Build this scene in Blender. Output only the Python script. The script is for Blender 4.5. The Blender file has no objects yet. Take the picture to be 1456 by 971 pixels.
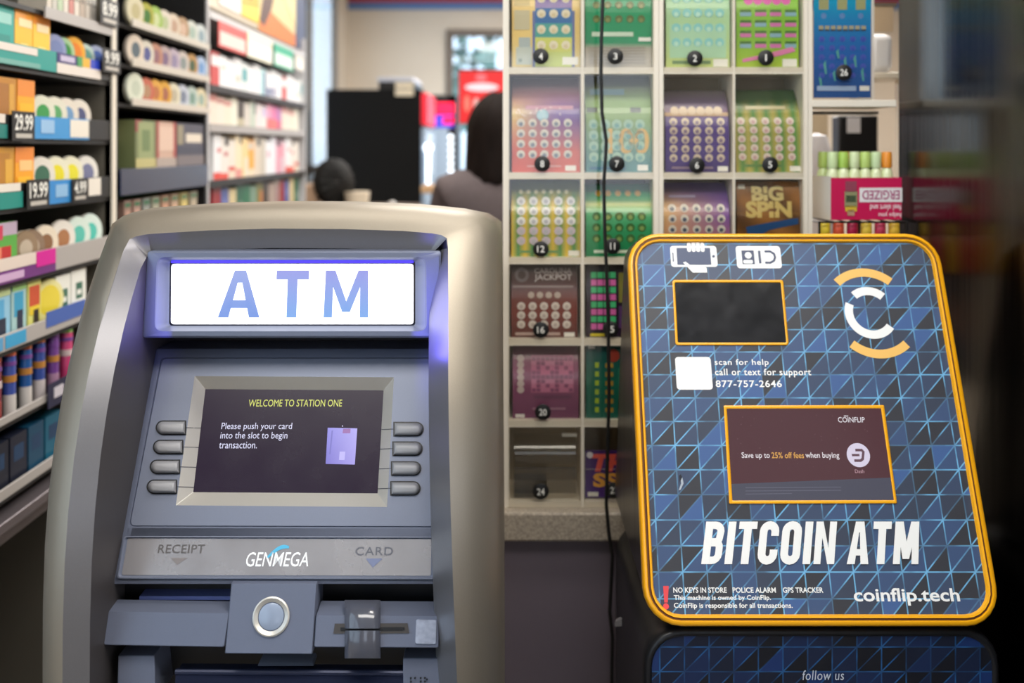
import bpy, math, random
from mathutils import Vector
random.seed(7)
S = bpy.context.scene
COL = S.collection
F = 35.0/36.0*1456.0           # focal length in pixels
CAM = Vector((0, 0, 1.5))
HX, HY = 728.0, 210.0          # where the optical axis meets the picture

# ---------------------------------------------------------------- camera
cam = bpy.data.cameras.new('camera'); camo = bpy.data.objects.new('camera', cam); COL.objects.link(camo)
camo.location = CAM; camo.rotation_euler = (math.pi/2, 0, 0)
cam.lens = 35; cam.sensor_width = 36; cam.sensor_fit = 'HORIZONTAL'
cam.shift_y = -(485.5-HY)/1456.0
cam.clip_start = 0.05; cam.clip_end = 200
cam.dof.use_dof = True; cam.dof.focus_distance = 1.13; cam.dof.aperture_fstop = 3.4
S.camera = camo
# ---------------------------------------------------------------- colour management
S.view_settings.view_transform = 'Standard'
try: S.view_settings.look = 'None'
except Exception: pass
S.view_settings.exposure = 0.0; S.view_settings.gamma = 1.0; S.view_settings.use_curve_mapping = False
# ---------------------------------------------------------------- world and lamps
W = bpy.data.worlds.new('World'); S.world = W; W.use_nodes = True
bg = W.node_tree.nodes['Background']; bg.inputs[0].default_value = (0.77, 0.85, 1.0, 1); bg.inputs[1].default_value = 2.6

def area(name, loc, sx, sy, power, col=(1, .96, .9), rot=(0, 0, 0)):
    l = bpy.data.lights.new(name, 'AREA'); l.shape = 'RECTANGLE'; l.size = sx; l.size_y = sy; l.energy = power; l.color = col
    o = bpy.data.objects.new(name, l); COL.objects.link(o); o.location = loc; o.rotation_euler = rot
    return o
area('added_front_light', (0.15, 0.42, 2.25), 1.8, 0.40, 25)  # unseen lamp added low in front so the light fades downwards
area('overhead_light', (-0.2, 1.75, 2.70), 1.2, 0.3, 7)
area('overhead_light', (-0.1, 3.3, 2.70), 0.6, 1.2, 22)
area('overhead_light', (0.6, 5.6, 2.70), 0.6, 1.2, 115)
area('overhead_light', (0.55, 0.95, 2.70), 0.9, 0.25, 13)  # unseen lamp added above the counter to brighten the tickets
area('overhead_light', (0.8, 2.3, 2.70), 0.8, 0.5, 30)

# ---------------------------------------------------------------- helpers
def lin(c):
    out = []
    for x in c[:3]:
        x = x/255.0
        out.append(x/12.92 if x <= 0.04045 else ((x+0.055)/1.055)**2.4)
    return (out[0], out[1], out[2], 1.0)

MATS = {}
def mat(name, c=(128, 128, 128), rough=0.5, metal=0.0, emit=None, es=1.0, noise=0.0, nscale=40, bump=0.0, spec=0.5, stretch=None, coat=0.0, aniso=0.0):
    if name in MATS: return MATS[name]
    m = bpy.data.materials.new(name); m.use_nodes = True; nt = m.node_tree; b = nt.nodes['Principled BSDF']
    b.inputs['Base Color'].default_value = lin(c); b.inputs['Roughness'].default_value = rough; b.inputs['Metallic'].default_value = metal
    b.inputs['Specular IOR Level'].default_value = spec
    b.inputs['Coat Weight'].default_value = coat
    if emit: b.inputs['Emission Color'].default_value = lin(emit); b.inputs['Emission Strength'].default_value = es
    if noise or bump:
        tc = nt.nodes.new('ShaderNodeTexCoord'); mp = nt.nodes.new('ShaderNodeMapping'); nz = nt.nodes.new('ShaderNodeTexNoise')
        nt.links.new(tc.outputs['Object'], mp.inputs[0]); nt.links.new(mp.outputs[0], nz.inputs['Vector'])
        nz.inputs['Scale'].default_value = nscale; nz.inputs['Detail'].default_value = 4
        if stretch: mp.inputs['Scale'].default_value = stretch
        if noise:
            r = nt.nodes.new('ShaderNodeMapRange'); r.inputs['To Min'].default_value = 1-noise; r.inputs['To Max'].default_value = 1+noise
            r.inputs['From Min'].default_value = .3; r.inputs['From Max'].default_value = .7
            v = nt.nodes.new('ShaderNodeVectorMath'); v.operation = 'SCALE'; v.inputs[0].default_value = lin(c)[:3]
            nt.links.new(nz.outputs['Fac'], r.inputs['Value']); nt.links.new(r.outputs[0], v.inputs['Scale']); nt.links.new(v.outputs[0], b.inputs['Base Color'])
            r2 = nt.nodes.new('ShaderNodeMapRange'); r2.inputs['To Min'].default_value = max(.02, rough-.08); r2.inputs['To Max'].default_value = rough+.08
            nt.links.new(nz.outputs['Fac'], r2.inputs['Value']); nt.links.new(r2.outputs[0], b.inputs['Roughness'])
        if bump:
            bp = nt.nodes.new('ShaderNodeBump'); bp.inputs['Strength'].default_value = bump; bp.inputs['Distance'].default_value = .001
            nt.links.new(nz.outputs['Fac'], bp.inputs['Height']); nt.links.new(bp.outputs[0], b.inputs['Normal'])
    MATS[name] = m; return m

def print_mat(name, rough=.4, emit=0.0, coat=0.0):
    m = bpy.data.materials.new(name); m.use_nodes = True; nt = m.node_tree; b = nt.nodes['Principled BSDF']
    a = nt.nodes.new('ShaderNodeAttribute'); a.attribute_name = 'Col'
    b.inputs['Roughness'].default_value = rough
    if emit: b.inputs['Base Color'].default_value = (.02, .02, .02, 1)
    else: nt.links.new(a.outputs['Color'], b.inputs['Base Color'])
    b.inputs['Coat Weight'].default_value = coat
    if emit:
        nt.links.new(a.outputs['Color'], b.inputs['Emission Color']); b.inputs['Emission Strength'].default_value = emit
    MATS[name] = m; return m
PRINT = print_mat('printed_card', .45)
GLOSSP = print_mat('printed_gloss', .25, coat=.2)
LIT = print_mat('lit_display', .3, emit=1.0)

def clear_mat(name, tint=(255, 255, 255), k=.06, rough=.05):
    m = bpy.data.materials.new(name); m.use_nodes = True; nt = m.node_tree
    for n in list(nt.nodes):
        if n.type != 'OUTPUT_MATERIAL': nt.nodes.remove(n)
    out = [n for n in nt.nodes if n.type == 'OUTPUT_MATERIAL'][0]
    t = nt.nodes.new('ShaderNodeBsdfTransparent'); t.inputs[0].default_value = lin(tint)
    g = nt.nodes.new('ShaderNodeBsdfGlossy'); g.inputs['Roughness'].default_value = rough
    fr = nt.nodes.new('ShaderNodeLayerWeight'); fr.inputs[0].default_value = .5
    pw = nt.nodes.new('ShaderNodeMath'); pw.operation = 'POWER'; pw.inputs[1].default_value = 5.0
    mul = nt.nodes.new('ShaderNodeMath'); mul.operation = 'MULTIPLY_ADD'; mul.inputs[1].default_value = .9; mul.inputs[2].default_value = k
    nt.links.new(fr.outputs['Facing'], pw.inputs[0])
    mx = nt.nodes.new('ShaderNodeMixShader')
    nt.links.new(pw.outputs[0], mul.inputs[0]); nt.links.new(mul.outputs[0], mx.inputs[0]); nt.links.new(t.outputs[0], mx.inputs[1]); nt.links.new(g.outputs[0], mx.inputs[2]); nt.links.new(mx.outputs[0], out.inputs[0])
    MATS[name] = m; return m
ACRYL = clear_mat('clear_acrylic', (250, 249, 246), .04, .05)
GLASS = clear_mat('window_glass', (240, 248, 250), .06, .01)

def V3(x, y, z): return Vector((x, y, z))
def P(px, py, Y): return Vector(((px-HX)/F*Y, Y, CAM.z-(py-HY)/F*Y))

class PL:
    """a flat plane leaning back; turns a sight line into plane metres"""
    def __init__(s, Y0, z0, tan=0.0):
        a = math.atan(tan); s.O = V3(0, Y0, z0); s.U = V3(1, 0, 0); s.V = V3(0, math.sin(a), math.cos(a)); s.N = V3(0, -math.cos(a), math.sin(a))
    def uv(s, px, py, d=0.0):
        D = V3((px-HX)/F, 1, -(py-HY)/F); o = s.O+s.N*d
        t = (o-CAM).dot(s.N)/D.dot(s.N); p = CAM+D*t
        return ((p-s.O).dot(s.U), (p-s.O).dot(s.V))
    def at(s, u, v, d=0.0): return s.O+s.U*u+s.V*v+s.N*d
    def px(s, px, py, d=0.0): return s.at(*s.uv(px, py, d), d)

class SIDE(PL):
    """vertical plane facing +X: u runs along Y, v along Z"""
    def __init__(s, X): s.O = V3(X, 0, 0); s.U = V3(0, 1, 0); s.V = V3(0, 0, 1); s.N = V3(1, 0, 0)

class MB:
    def __init__(s): s.v = []; s.f = []; s.c = []; s.m = []; s.uvs = {}
    def face(s, pts, col=None, m=0, uv=None):
        i = len(s.v); s.v.extend([tuple(p) for p in pts]); s.f.append(tuple(range(i, i+len(pts)))); s.c.append(col); s.m.append(m)
        if uv: s.uvs[len(s.f)-1] = uv
        return s
    def grid(s, rows, col=None, m=0, cu=False, cv=False):
        n = len(rows[0]); i0 = len(s.v)
        for r in rows: s.v.extend([tuple(p) for p in r])
        R = len(rows)
        for a in range(R if cv else R-1):
            for b in range(n if cu else n-1):
                b2 = (b+1) % n; a2 = (a+1) % R
                s.f.append((i0+a*n+b, i0+a*n+b2, i0+a2*n+b2, i0+a2*n+b)); s.c.append(col(a, b) if callable(col) else col); s.m.append(m(a, b) if callable(m) else m)
        return s
    def loft(s, loops, col=None, m=0, cap0=False, cap1=False, mc=None):
        s.grid(loops, col, m, cu=True)
        if cap0: s.face(list(reversed(loops[0])), col if not callable(col) else None, mc if mc is not None else (m if not callable(m) else 0))
        if cap1: s.face(loops[-1], col if not callable(col) else None, mc if mc is not None else (m if not callable(m) else 0))
        return s
    def box(s, x0, x1, y0, y1, z0, z1, col=None, m=0):
        a = [(x0, y0, z0), (x1, y0, z0), (x1, y1, z0), (x0, y1, z0)]; b = [(x, y, z1) for x, y, z in a]
        return s.loft([a, b], col, m, True, True)
    def prism(s, poly, off, col=None, m=0):
        off = Vector(off); p = [Vector(q) for q in poly]
        return s.loft([p, [q+off for q in p]], col, m, True, True)
    def tube(s, path, r, n=8, col=None, m=0, cap=True):
        path = [Vector(p) for p in path]; loops = []; up = None
        for i, p in enumerate(path):
            t = (path[min(i+1, len(path)-1)]-path[max(i-1, 0)]).normalized()
            if up is None: up = t.orthogonal().normalized()
            up = (up-t*up.dot(t)).normalized(); w = t.cross(up); rr_ = r[i] if isinstance(r, (list, tuple)) else r
            loops.append([p+(up*math.cos(2*math.pi*k/n)+w*math.sin(2*math.pi*k/n))*rr_ for k in range(n)])
        return s.loft(loops, col, m, cap, cap)
    def lathe(s, c, axis, prof, n=24, col=None, m=0):
        """prof = list of (radius, height along axis)"""
        c = Vector(c); ax = Vector(axis).normalized(); u = ax.orthogonal().normalized()
        if abs(ax.z) < .9: u = (V3(0, 0, 1)-ax*ax.z).normalized()
        w = ax.cross(u); loops = []
        for r, h in prof: loops.append([c+ax*h+(u*math.cos(2*math.pi*k/n)+w*math.sin(2*math.pi*k/n))*max(r, 1e-5) for k in range(n)])
        return s.loft(loops, col, m, True, True)
    def build(s, name, mats, parent=None, smooth=35, local=False, loc=None, bevel=0, bseg=2, weld=True):
        me = bpy.data.meshes.new(name); base = Vector((0, 0, 0))
        if parent is not None and not local:
            q = parent
            while q is not None: base = base+Vector(q.location); q = q.parent
        if loc is not None and not local: base = base+Vector(loc) if parent is None else base
        me.from_pydata([tuple(Vector(p)-base) for p in s.v], [], s.f)
        if not isinstance(mats, (list, tuple)): mats = [mats]
        for k in mats: me.materials.append(k)
        for p, k in zip(me.polygons, s.m): p.material_index = k
        if any(c is not None for c in s.c):
            at = me.attributes.new('Col', 'FLOAT_COLOR', 'CORNER'); li = 0; data = []
            for f, c in zip(s.f, s.c):
                for k in range(len(f)):
                    q = c if c is not None else (200, 200, 200)
                    if isinstance(q[0], (tuple, list)): q = q[k]
                    data.extend(lin(q))
            at.data.foreach_set('color', data)
        if s.uvs:
            ul = me.uv_layers.new(name='UVMap')
            for fi, uv in s.uvs.items():
                p = me.polygons[fi]
                for k, l in enumerate(p.loop_indices): ul.data[l].uv = uv[k]
        if weld or smooth:
            import bmesh
            bm = bmesh.new(); bm.from_mesh(me)
            if weld: bmesh.ops.remove_doubles(bm, verts=bm.verts, dist=2e-6)
            if smooth:
                lim = math.radians(smooth)
                for f in bm.faces: f.smooth = True
                for e in bm.edges:
                    if len(e.link_faces) == 2:
                        if e.calc_face_angle(0) > lim: e.smooth = False
                    else: e.smooth = False
            bm.to_mesh(me); bm.free()
        o = bpy.data.objects.new(name, me); COL.objects.link(o)
        if parent is not None: o.parent = parent
        elif loc is not None and not local: o.location = loc
        if bevel:
            b = o.modifiers.new('bevel', 'BEVEL'); b.width = bevel; b.segments = bseg; b.limit_method = 'ANGLE'; b.angle_limit = math.radians(40); b.harden_normals = False
        return o

def tag(o, label=None, cat=None, group=None, kind=None):
    if label: o['label'] = label
    if cat: o['category'] = cat
    if group: o['group'] = group
    if kind: o['kind'] = kind
    return o
def empty(name, loc, label, cat, group=None):
    o = bpy.data.objects.new(name, None); COL.objects.link(o); o.location = loc; o.empty_display_size = .05
    return tag(o, label, cat, group)

def rr(u0, v0, u1, v1, r, n=6):
    """rounded rectangle, counter-clockwise"""
    pts = []
    for cx, cy, a0 in ((u1-r, v0+r, -90), (u1-r, v1-r, 0), (u0+r, v1-r, 90), (u0+r, v0+r, 180)):
        for k in range(n+1):
            a = math.radians(a0+90*k/n); pts.append((cx+r*math.cos(a), cy+r*math.sin(a)))
    return pts
def quad_inset(q, e):
    """inset a 4-point plane quad (bl, br, tr, tl) by e metres"""
    (a, b), (c, d), (g, h), (i, j) = q
    return [(a+e, b+e), (c-e, d+e), (g-e, h-e), (i+e, j-e)]

# ---- writing ------------------------------------------------------------
_txt = {}
def glyphs(body, bold=0.0, shear=0.0, space=1.0):
    key = (body, bold, shear, space)
    if key in _txt: return _txt[key]
    cu = bpy.data.curves.new('t', 'FONT'); cu.body = body; cu.offset = bold; cu.shear = shear; cu.space_character = space; cu.resolution_u = 3; cu.fill_mode = 'FRONT'
    ob = bpy.data.objects.new('t', cu); COL.objects.link(ob)
    dg = bpy.context.evaluated_depsgraph_get(); ev = ob.evaluated_get(dg); me = ev.to_mesh()
    vs = [tuple(v.co) for v in me.vertices]; fs = [tuple(p.vertices) for p in me.polygons]
    ev.to_mesh_clear(); bpy.data.objects.remove(ob); bpy.data.curves.remove(cu)
    x0 = min(v[0] for v in vs); x1 = max(v[0] for v in vs); y0 = min(v[1] for v in vs); y1 = max(v[1] for v in vs)
    vs = [((v[0]-x0)/(x1-x0), (v[1]-y0)/(y1-y0)) for v in vs]
    _txt[key] = (vs, fs); return vs, fs
def text(mb, body, fn, col=None, m=0, bold=0.0, shear=0.0, space=1.0, flip=False):
    """fn maps the unit square to a point; the string fills the square"""
    vs, fs = glyphs(body, bold, shear, space); i0 = len(mb.v)
    mb.v.extend([tuple(fn(1-a, 1-b) if flip else fn(a, b)) for a, b in vs])
    for f in fs: mb.f.append(tuple(i0+k for k in f)); mb.c.append(col); mb.m.append(m)
def plbox(pl, x0, y0, x1, y1, d=0.0):
    """unit square -> picture box (x0,y0 top-left; x1,y1 bottom-right) laid on plane pl"""
    ul, vb = pl.uv(x0, y1, d); ur, _ = pl.uv(x1, y1, d); _, vt = pl.uv((x0+x1)/2, y0, d)
    return lambda a, b: pl.at(ul+(ur-ul)*a, vb+(vt-vb)*b, d)

def stroke(path, w, closed=False):
    """thick poly-line as quads in 2-D with mitred corners"""
    n = len(path); L = []; R = []
    for i in range(n):
        p = Vector(path[i]).to_2d()
        a = Vector(path[(i-1) % n]).to_2d() if (closed or i > 0) else None
        b = Vector(path[(i+1) % n]).to_2d() if (closed or i < n-1) else None
        d1 = (p-a).normalized() if a is not None else None; d2 = (b-p).normalized() if b is not None else None
        d1 = d1 or d2; d2 = d2 or d1
        n1 = Vector((-d1.y, d1.x)); n2 = Vector((-d2.y, d2.x)); mm = (n1+n2)
        mm = mm.normalized() if mm.length > 1e-6 else n1
        k = w/2/max(.35, mm.dot(n1)); L.append(p+mm*k); R.append(p-mm*k)
    out = []
    for i in range(n if closed else n-1):
        j = (i+1) % n; out.append([R[i], R[j], L[j], L[i]])
    return out
def letter(ch, w, t):
    """heavy upright capitals, height 1, advance width w, stem t: list of polygons"""
    a, b, lo, hi = t/2, w-t/2, t*.45, 1-t*.45; tv = t*.9; c = min(.16, w*.3)
    if ch == 'I': return [[(0, 0), (t, 0), (t, 1), (0, 1)]]
    if ch == 'T': return [[(0, 1-tv), (w, 1-tv), (w, 1), (0, 1)], [(w/2-t/2, 0), (w/2+t/2, 0), (w/2+t/2, 1-tv), (w/2-t/2, 1-tv)]]
    def arc(cx, cy, r, a0, a1, n=4): return [(cx+r*math.cos(math.radians(a0+(a1-a0)*k/n)), cy+r*math.sin(math.radians(a0+(a1-a0)*k/n))) for k in range(n+1)]
    if ch == 'O': return stroke(arc(b-c, lo+c, c, -90, 0)+arc(b-c, hi-c, c, 0, 90)+arc(a+c, hi-c, c, 90, 180)+arc(a+c, lo+c, c, 180, 270), t, True)
    if ch == 'C': return stroke([(b, .66)]+arc(b-c, hi-c, c, 0, 90)+arc(a+c, hi-c, c, 90, 180)+arc(a+c, lo+c, c, 180, 270)+arc(b-c, lo+c, c, 270, 360)+[(b, .34)], t)
    if ch == 'B':
        return [[(0, 0), (t, 0), (t, 1), (0, 1)]]+stroke([(t, hi)]+arc(b-c, hi-c, c, 90, 0)+arc(b-.02-c*.6, .52+c*.6, c*.6, 0, -90)+[(t, .52)], tv)+stroke([(t, .5)]+arc(b-c*.7, .5-c*.7, c*.7, 90, 0)+arc(b-c, lo+c, c, 0, -90)+[(t, lo)], tv)
    if ch == 'N': return [[(0, 0), (t*.9, 0), (t*.9, 1), (0, 1)], [(w-t*.9, 0), (w, 0), (w, 1), (w-t*.9, 1)], [(t*.9, 1), (t*.9, .62), (w-t*.9, 0), (w-t*.9, .38)]]
    if ch == 'A':
        h = t*.55; xi = t*1.02+(w/2+h*.1-t*1.02)*.74; return [[(xi-.01, .74), (w-xi+.01, .74), (w/2+.01, .97), (w/2-.01, .97)], [(0, 0), (t*1.02, 0), (w/2+h*.1, 1), (w/2-h, 1)], [(w-t*1.02, 0), (w, 0), (w/2+h, 1), (w/2-h*.1, 1)], [(t*.75, .2), (w-t*.75, .2), (w-t*1.0, .2+tv*.85), (t*1.0, .2+tv*.85)]]
    if ch == 'M':
        return [[(0, 0), (t*.9, 0), (t*.95, 1), (.02, 1)], [(w-t*.9, 0), (w, 0), (w-.02, 1), (w-t*.95, 1)], [(.05, 1), (t*1.15, 1), (w/2+t*.42, .12), (w/2-t*.42, .12)], [(w-t*1.15, 1), (w-.05, 1), (w/2+t*.42, .12), (w/2-t*.42, .12)]]
    return []
def block_text(mb, word, fn, widths, t, gap, shear=0.0, col=None, m=0, space=.3):
    x = 0; polys = []
    for ch in word:
        if ch == ' ': x += space; continue
        w = widths[ch]
        for k, p in enumerate(letter(ch, w, t)): polys.append([(x+q[0]+shear*q[1], q[1]) for q in p])
        x += w+gap
    tot = x-gap+shear
    for k, p in enumerate(polys): mb.face([fn(q[0]/tot, q[1], k*.000012) for q in p], col, m)

# ================================================================ the room
XL, XR, YB, YF, ZC = -1.25, 3.0, 7.6, -3.2, 2.75
m_wall = mat('wall_paint', (226, 214, 198), .8, noise=.03, nscale=3)
m_floor = mat('floor_tile', (120, 112, 104), .45, noise=.12, nscale=6)
m_ceil = mat('ceiling_tile', (225, 222, 215), .9)
m_frame = mat('window_frame_paint', (120, 108, 98), .5)
def struct(name, mb, m, **k): return tag(mb.build(name, m, **k), kind='structure')
struct('floor', MB().box(XL-.1, XR+.1, YF-.1, YB+.1, -.1, 0), m_floor)
struct('ceiling', MB().box(XL-.1, XR+.1, YF-.1, YB+.1, ZC, ZC+.1), m_ceil)
def wall_holes(axis, c0, c1, a0, a1, holes):
    """a wall slab between c0 and c1 with rectangular openings (a0,a1,z0,z1)"""
    mb = MB(); xs = sorted(set([a0, a1]+[h[0] for h in holes]+[h[1] for h in holes])); zs = sorted(set([0, ZC]+[h[2] for h in holes]+[h[3] for h in holes]))
    for i in range(len(xs)-1):
        for j in range(len(zs)-1):
            cx = (xs[i]+xs[i+1])/2; cz = (zs[j]+zs[j+1])/2
            if any(h[0] < cx < h[1] and h[2] < cz < h[3] for h in holes): continue
            if axis == 'y': mb.box(xs[i], xs[i+1], c0, c1, zs[j], zs[j+1])
            else: mb.box(c0, c1, xs[i], xs[i+1], zs[j], zs[j+1])
    return mb
WB = (-.50, .75, .85, 2.40)       # opening in the back wall
WL = (5.25, 7.12, .75, 2.62); WL2 = (-2.2, 1.05, .8, 2.4)      # openings in the shelf wall; WL2 is unseen, added for its light
struct('wall_back', wall_holes('y', YB, YB+.12, XL-.1, XR+.1, [WB]), m_wall)
struct('wall_left', wall_holes('x', XL-.03, XL, YF, YB, [WL, WL2]), m_wall)
struct('wall_right', wall_holes('x', XR, XR+.12, YF, YB, [(-2.6, -.2, .9, 2.3)]), m_wall)
struct('wall_front', wall_holes('y', YF-.12, YF, XL-.1, XR+.1, [(-.2, .9, 1.1, 2.1)]), m_wall)
struct('trim_1', MB().box(XL, XR, YB-.02, YB, 2.555, 2.605), mat('blue_stripe', (92, 132, 190), .6))
struct('trim_2', MB().box(XL, XR, YB-.02, YB, 2.605, 2.72), mat('red_stripe', (176, 56, 62), .6))
struct('baseboard_back', MB().box(XL, XR, YB-.015, YB, 0, .1), m_frame)
def window(name, axis, op, c0, c1, bars_a=(), bars_z=()):
    a0, a1, z0, z1 = op; mb = MB(); t = .05
    def bx(p, q, r, s_, e=0):
        if axis == 'y': mb.box(p, q, c0+e, c1-e, r, s_)
        else: mb.box(c0+e, c1-e, p, q, r, s_)
    bx(a0, a0+t, z0, z1); bx(a1-t, a1, z0, z1); bx(a0+t, a1-t, z0, z0+t); bx(a0+t, a1-t, z1-t, z1)
    for b in bars_a: bx(b-t/2, b+t/2, z0+t, z1-t)
    for b in bars_z: bx(a0+t, a1-t, b-t/2, b+t/2, .005)
    o = struct(name, mb, m_frame)
    g = MB(); mid = (c0+c1)/2
    if axis == 'y': g.box(a0+t*.7, a1-t*.7, mid-.003, mid+.003, z0+t*.7, z1-t*.7)
    else: g.box(mid-.003, mid+.003, a0+t*.7, a1-t*.7, z0+t*.7, z1-t*.7)
    g.build('pane', GLASS, o)
window('window_1', 'y', WB, YB-.03, YB+.06, bars_z=(1.30,))
window('window_2', 'x', WL, XL-.032, XL+.004, bars_a=(6.2,), bars_z=(1.36,))
window('added_window', 'x', WL2, XL-.032, XL+.004, bars_a=(-1.1, 0.0))  # unseen window added to throw bluish light on the silver machine

# trees beyond the back window
def tree(x, y, h, r, label, seed, c):
    rnd = random.Random(seed)
    t = empty('tree', (x, y, 0), label, 'tree', 'trees beyond the window')
    MB().tube([(x, y, 0), (x+.05, y, h*.35), (x-.02, y, h*.7)], [.13, .1, .05], 8).build('trunk', mat('bark', (104, 88, 74), .9), t)
    mb = MB()
    for k in range(420):
        a = rnd.uniform(0, 6.283); b = rnd.uniform(-1, 1); q = r*rnd.uniform(.45, 1)
        p = V3(x+q*math.cos(a)*math.sqrt(1-b*b), y+q*math.sin(a)*math.sqrt(1-b*b), h*.68+q*b*1.15)
        u = V3(rnd.uniform(-1, 1), rnd.uniform(-1, 1), rnd.uniform(-1, 1)).normalized()*.16; w = u.orthogonal()
        g = rnd.uniform(.7, 1.25)
        mb.face([p-u, p+w*.45, p+u, p-w*.45], (c[0]*g, c[1]*g, c[2]*g))
    mb.build('foliage', PRINT, t, smooth=0, weld=False)
tree(-.3, 13, 4.6, 1.5, 'pale blue-green tree standing outside beyond the window behind the red sign', 3, (120, 150, 140))
tree(3.6, 15, 5.4, 1.9, 'broad grey-green tree farther along outside the same window', 5, (128, 150, 128))
struct('ground', MB().box(-20, 20, YB+.3, 30, -.12, -.02), mat('asphalt', (150, 150, 148), .9, noise=.05, nscale=2))

# ================================================================ the tall silver cash machine
m_silver = mat('silver_paint', (160, 151, 137), .44, .8, noise=.04, nscale=900)
m_bezel = mat('silver_band', (122, 120, 122), .38, .55, noise=.03, nscale=900)
m_well = mat('dark_inner_wall', (70, 66, 66), .5, .2)
m_blue = mat('slate_plastic', (101, 107, 125), .42, .25, noise=.03, nscale=1200)
m_blue2 = mat('slate_plastic_light', (114, 120, 137), .42, .25, noise=.03, nscale=1200)
m_black = mat('black_plastic', (18, 18, 21), .4)
m_key = mat('grey_key', (140, 140, 143), .45, .1)
m_cream = mat('cream_bevel', (190, 186, 178), .36, .45)
def Yh(z):
    d = max(0, z-.96); return 1+1.69*d**2.74 if d < .4325 else 1.17+(d-.4325)*1.07
atm = empty('cash_machine', (-.253, 1.2, 0), 'tall silver cash machine with a glowing white sign, a small screen and side keys', 'cash machine')
RO = [(-.4516, -.4956, z, z) for z in (.03, .5, .8, .96, 1.02, 1.08, 1.13, 1.18, 1.22, 1.26, 1.30, 1.33, 1.36, 1.38)]
RO += [(-.4495, -.491, 1.3925, 1.406), (-.443, -.478, 1.3955, 1.4165), (-.43, -.452, 1.398, 1.4225), (-.36, -.366, 1.402, 1.4285), (-.285, -.285, 1.404, 1.4305), (-.2, -.195, 1.4035, 1.430), (-.1286, -.115, 1.4014, 1.427), (-.095, -.06, 1.3988, 1.4215), (-.0835, -.034, 1.397, 1.4165), (-.0765, -.02, 1.3935, 1.408)]
RO += [(-.0745, -.0152, 1.383, 1.392), (-.073, -.0145, 1.36, 1.364)]
RO += [(-.055-.0165*max(0, (z-.96)/.38), -.011-.003*max(0, (z-.96)/.38), z, z) for z in (1.33, 1.30, 1.26, 1.22, 1.18, 1.13, 1.08, 1.02, .96, .8, .5, .03)]
secs = []
for Rx, Ox, Rz, Oz in RO:
    y = Yh(Rz); R = V3(Rx, y, Rz); O = V3(Ox, y+.059, Oz)
    top = Rz > 1.385
    ix = min(max(Rx, -.4276), -.0995) if top else (Rx+.024 if Rx < -.2 else Rx-.026)
    iz = Rz-.024 if top else min(Rz, 1.372)
    I = V3(ix, y+(.06 if Rx > -.1 and not top else .008), iz); B = V3(ix, 1.32, iz)
    mid = (R+O)/2+((O-R).cross(V3(0, 0, 1) if not top else V3(1, 0, 0))).normalized()*0  # straight facet
    nrm = V3(-.55 if Rx < -.4 else (.55 if Rx > -.11 else 0), -.6, .55 if top else .05).normalized()
    m1 = R*.8+O*.2+nrm*.0045; m2 = R*.45+O*.55+nrm*.0085; m3 = R*.15+O*.85+nrm*.006
    back = V3(Ox*1.0+(0 if top else 0), 1.45, Oz-(.012 if top else 0))
    ob = O+V3((-.003 if Rx < -.4 else .003) if not top else 0, .02, .002 if top else 0)
    secs.append([B, I, I+(R-I)*.06, R-(R-I)*.05, R, m1, m2, m3, O, ob, back])
hood = MB().grid(secs, None, lambda a, b: 2 if b < 1 else (1 if b < 4 else 0))
hood.face([s_[-1] for s_ in secs], None, 0)
hood.build('hood', [m_silver, m_bezel, m_well], atm, smooth=42)
# inner back of the well
MB().box(-.428, -.08, 1.26, 1.31, .05, 1.37, None).build('inner_panel', m_well, atm)
# --- sign ------------------------------------------------------------
SP = PL(1.1525, 1.280, .155)
def q4(pl, pts, d=0.0): return [pl.px(x, y, d) for x, y in pts]
so = [(203, 480), (625, 480), (627, 357), (210, 357)]; si = [(219.5, 471), (607, 471), (606, 365.5), (223, 365.5)]
sl = [(240.5, 463), (590.5, 463), (590.5, 371), (241.5, 371)]
def rloop(pl, q, r, d, n=4):
    """rounded loop through a picture quad (bl, br, tr, tl) on plane pl"""
    c = [Vector(pl.uv(x, y, d)) for x, y in q]; out = []
    for k in range(4):
        a, b, e = c[k-1], c[k], c[(k+1) % 4]; d1 = (a-b).normalized()*r; d2 = (e-b).normalized()*r
        for j in range(n+1):
            t = j/n; out.append((1-t)**2*(b+d1)+2*t*(1-t)*b+t*t*(b+d2))
    return [pl.at(p.x, p.y, d) for p in out]
def uvloop(pl, uvs, d): return [pl.at(u, v, d) for u, v in uvs]
sign = MB()
o0 = rloop(SP, so, .004, 0)
back = [V3(p.x, 1.262, p.z) for p in o0]
sign.loft([back, o0, rloop(SP, [(206, 477.5), (623, 477.5), (624, 359.5), (212.5, 359.5)], .005, .002), rloop(SP, si, .010, .002), rloop(SP, [(221, 470), (605, 470), (604, 367), (225, 367)], .009, -.001)], None, 0)
sign.loft([rloop(SP, [(221, 470), (605, 470), (604, 367), (225, 367)], .009, -.001), rloop(SP, sl, .004, -.017)], None, 1)
sgn = sign.build('sign_housing', [m_blue, m_blue2], atm)
LP = PL(1.1525, 1.280, .155)
lo = rloop(SP, [(243, 461), (588, 461), (588, 375), (243.5, 375)], .004, -.014)
m_sign = mat('lit_white_sign', (250, 250, 255), .3, emit=(246, 247, 255), es=1.25)
MB().loft([rloop(SP, [(243, 461), (588, 461), (588, 375), (243.5, 375)], .004, -.019), lo], None, 0, True, True).build('sign_panel', m_sign, sgn)
MB().loft([rloop(SP, [(243, 374), (588, 374), (588, 370.5), (243.5, 370.5)], .0008, -.021), rloop(SP, [(243, 374), (588, 374), (588, 370.5), (243.5, 370.5)], .0008, -.0155)], None, 0, True, True).build('light_strip', mat('blue_light_strip', (50, 40, 190), .4, emit=(58, 44, 214), es=2.2), sgn)
let = MB()
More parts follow.
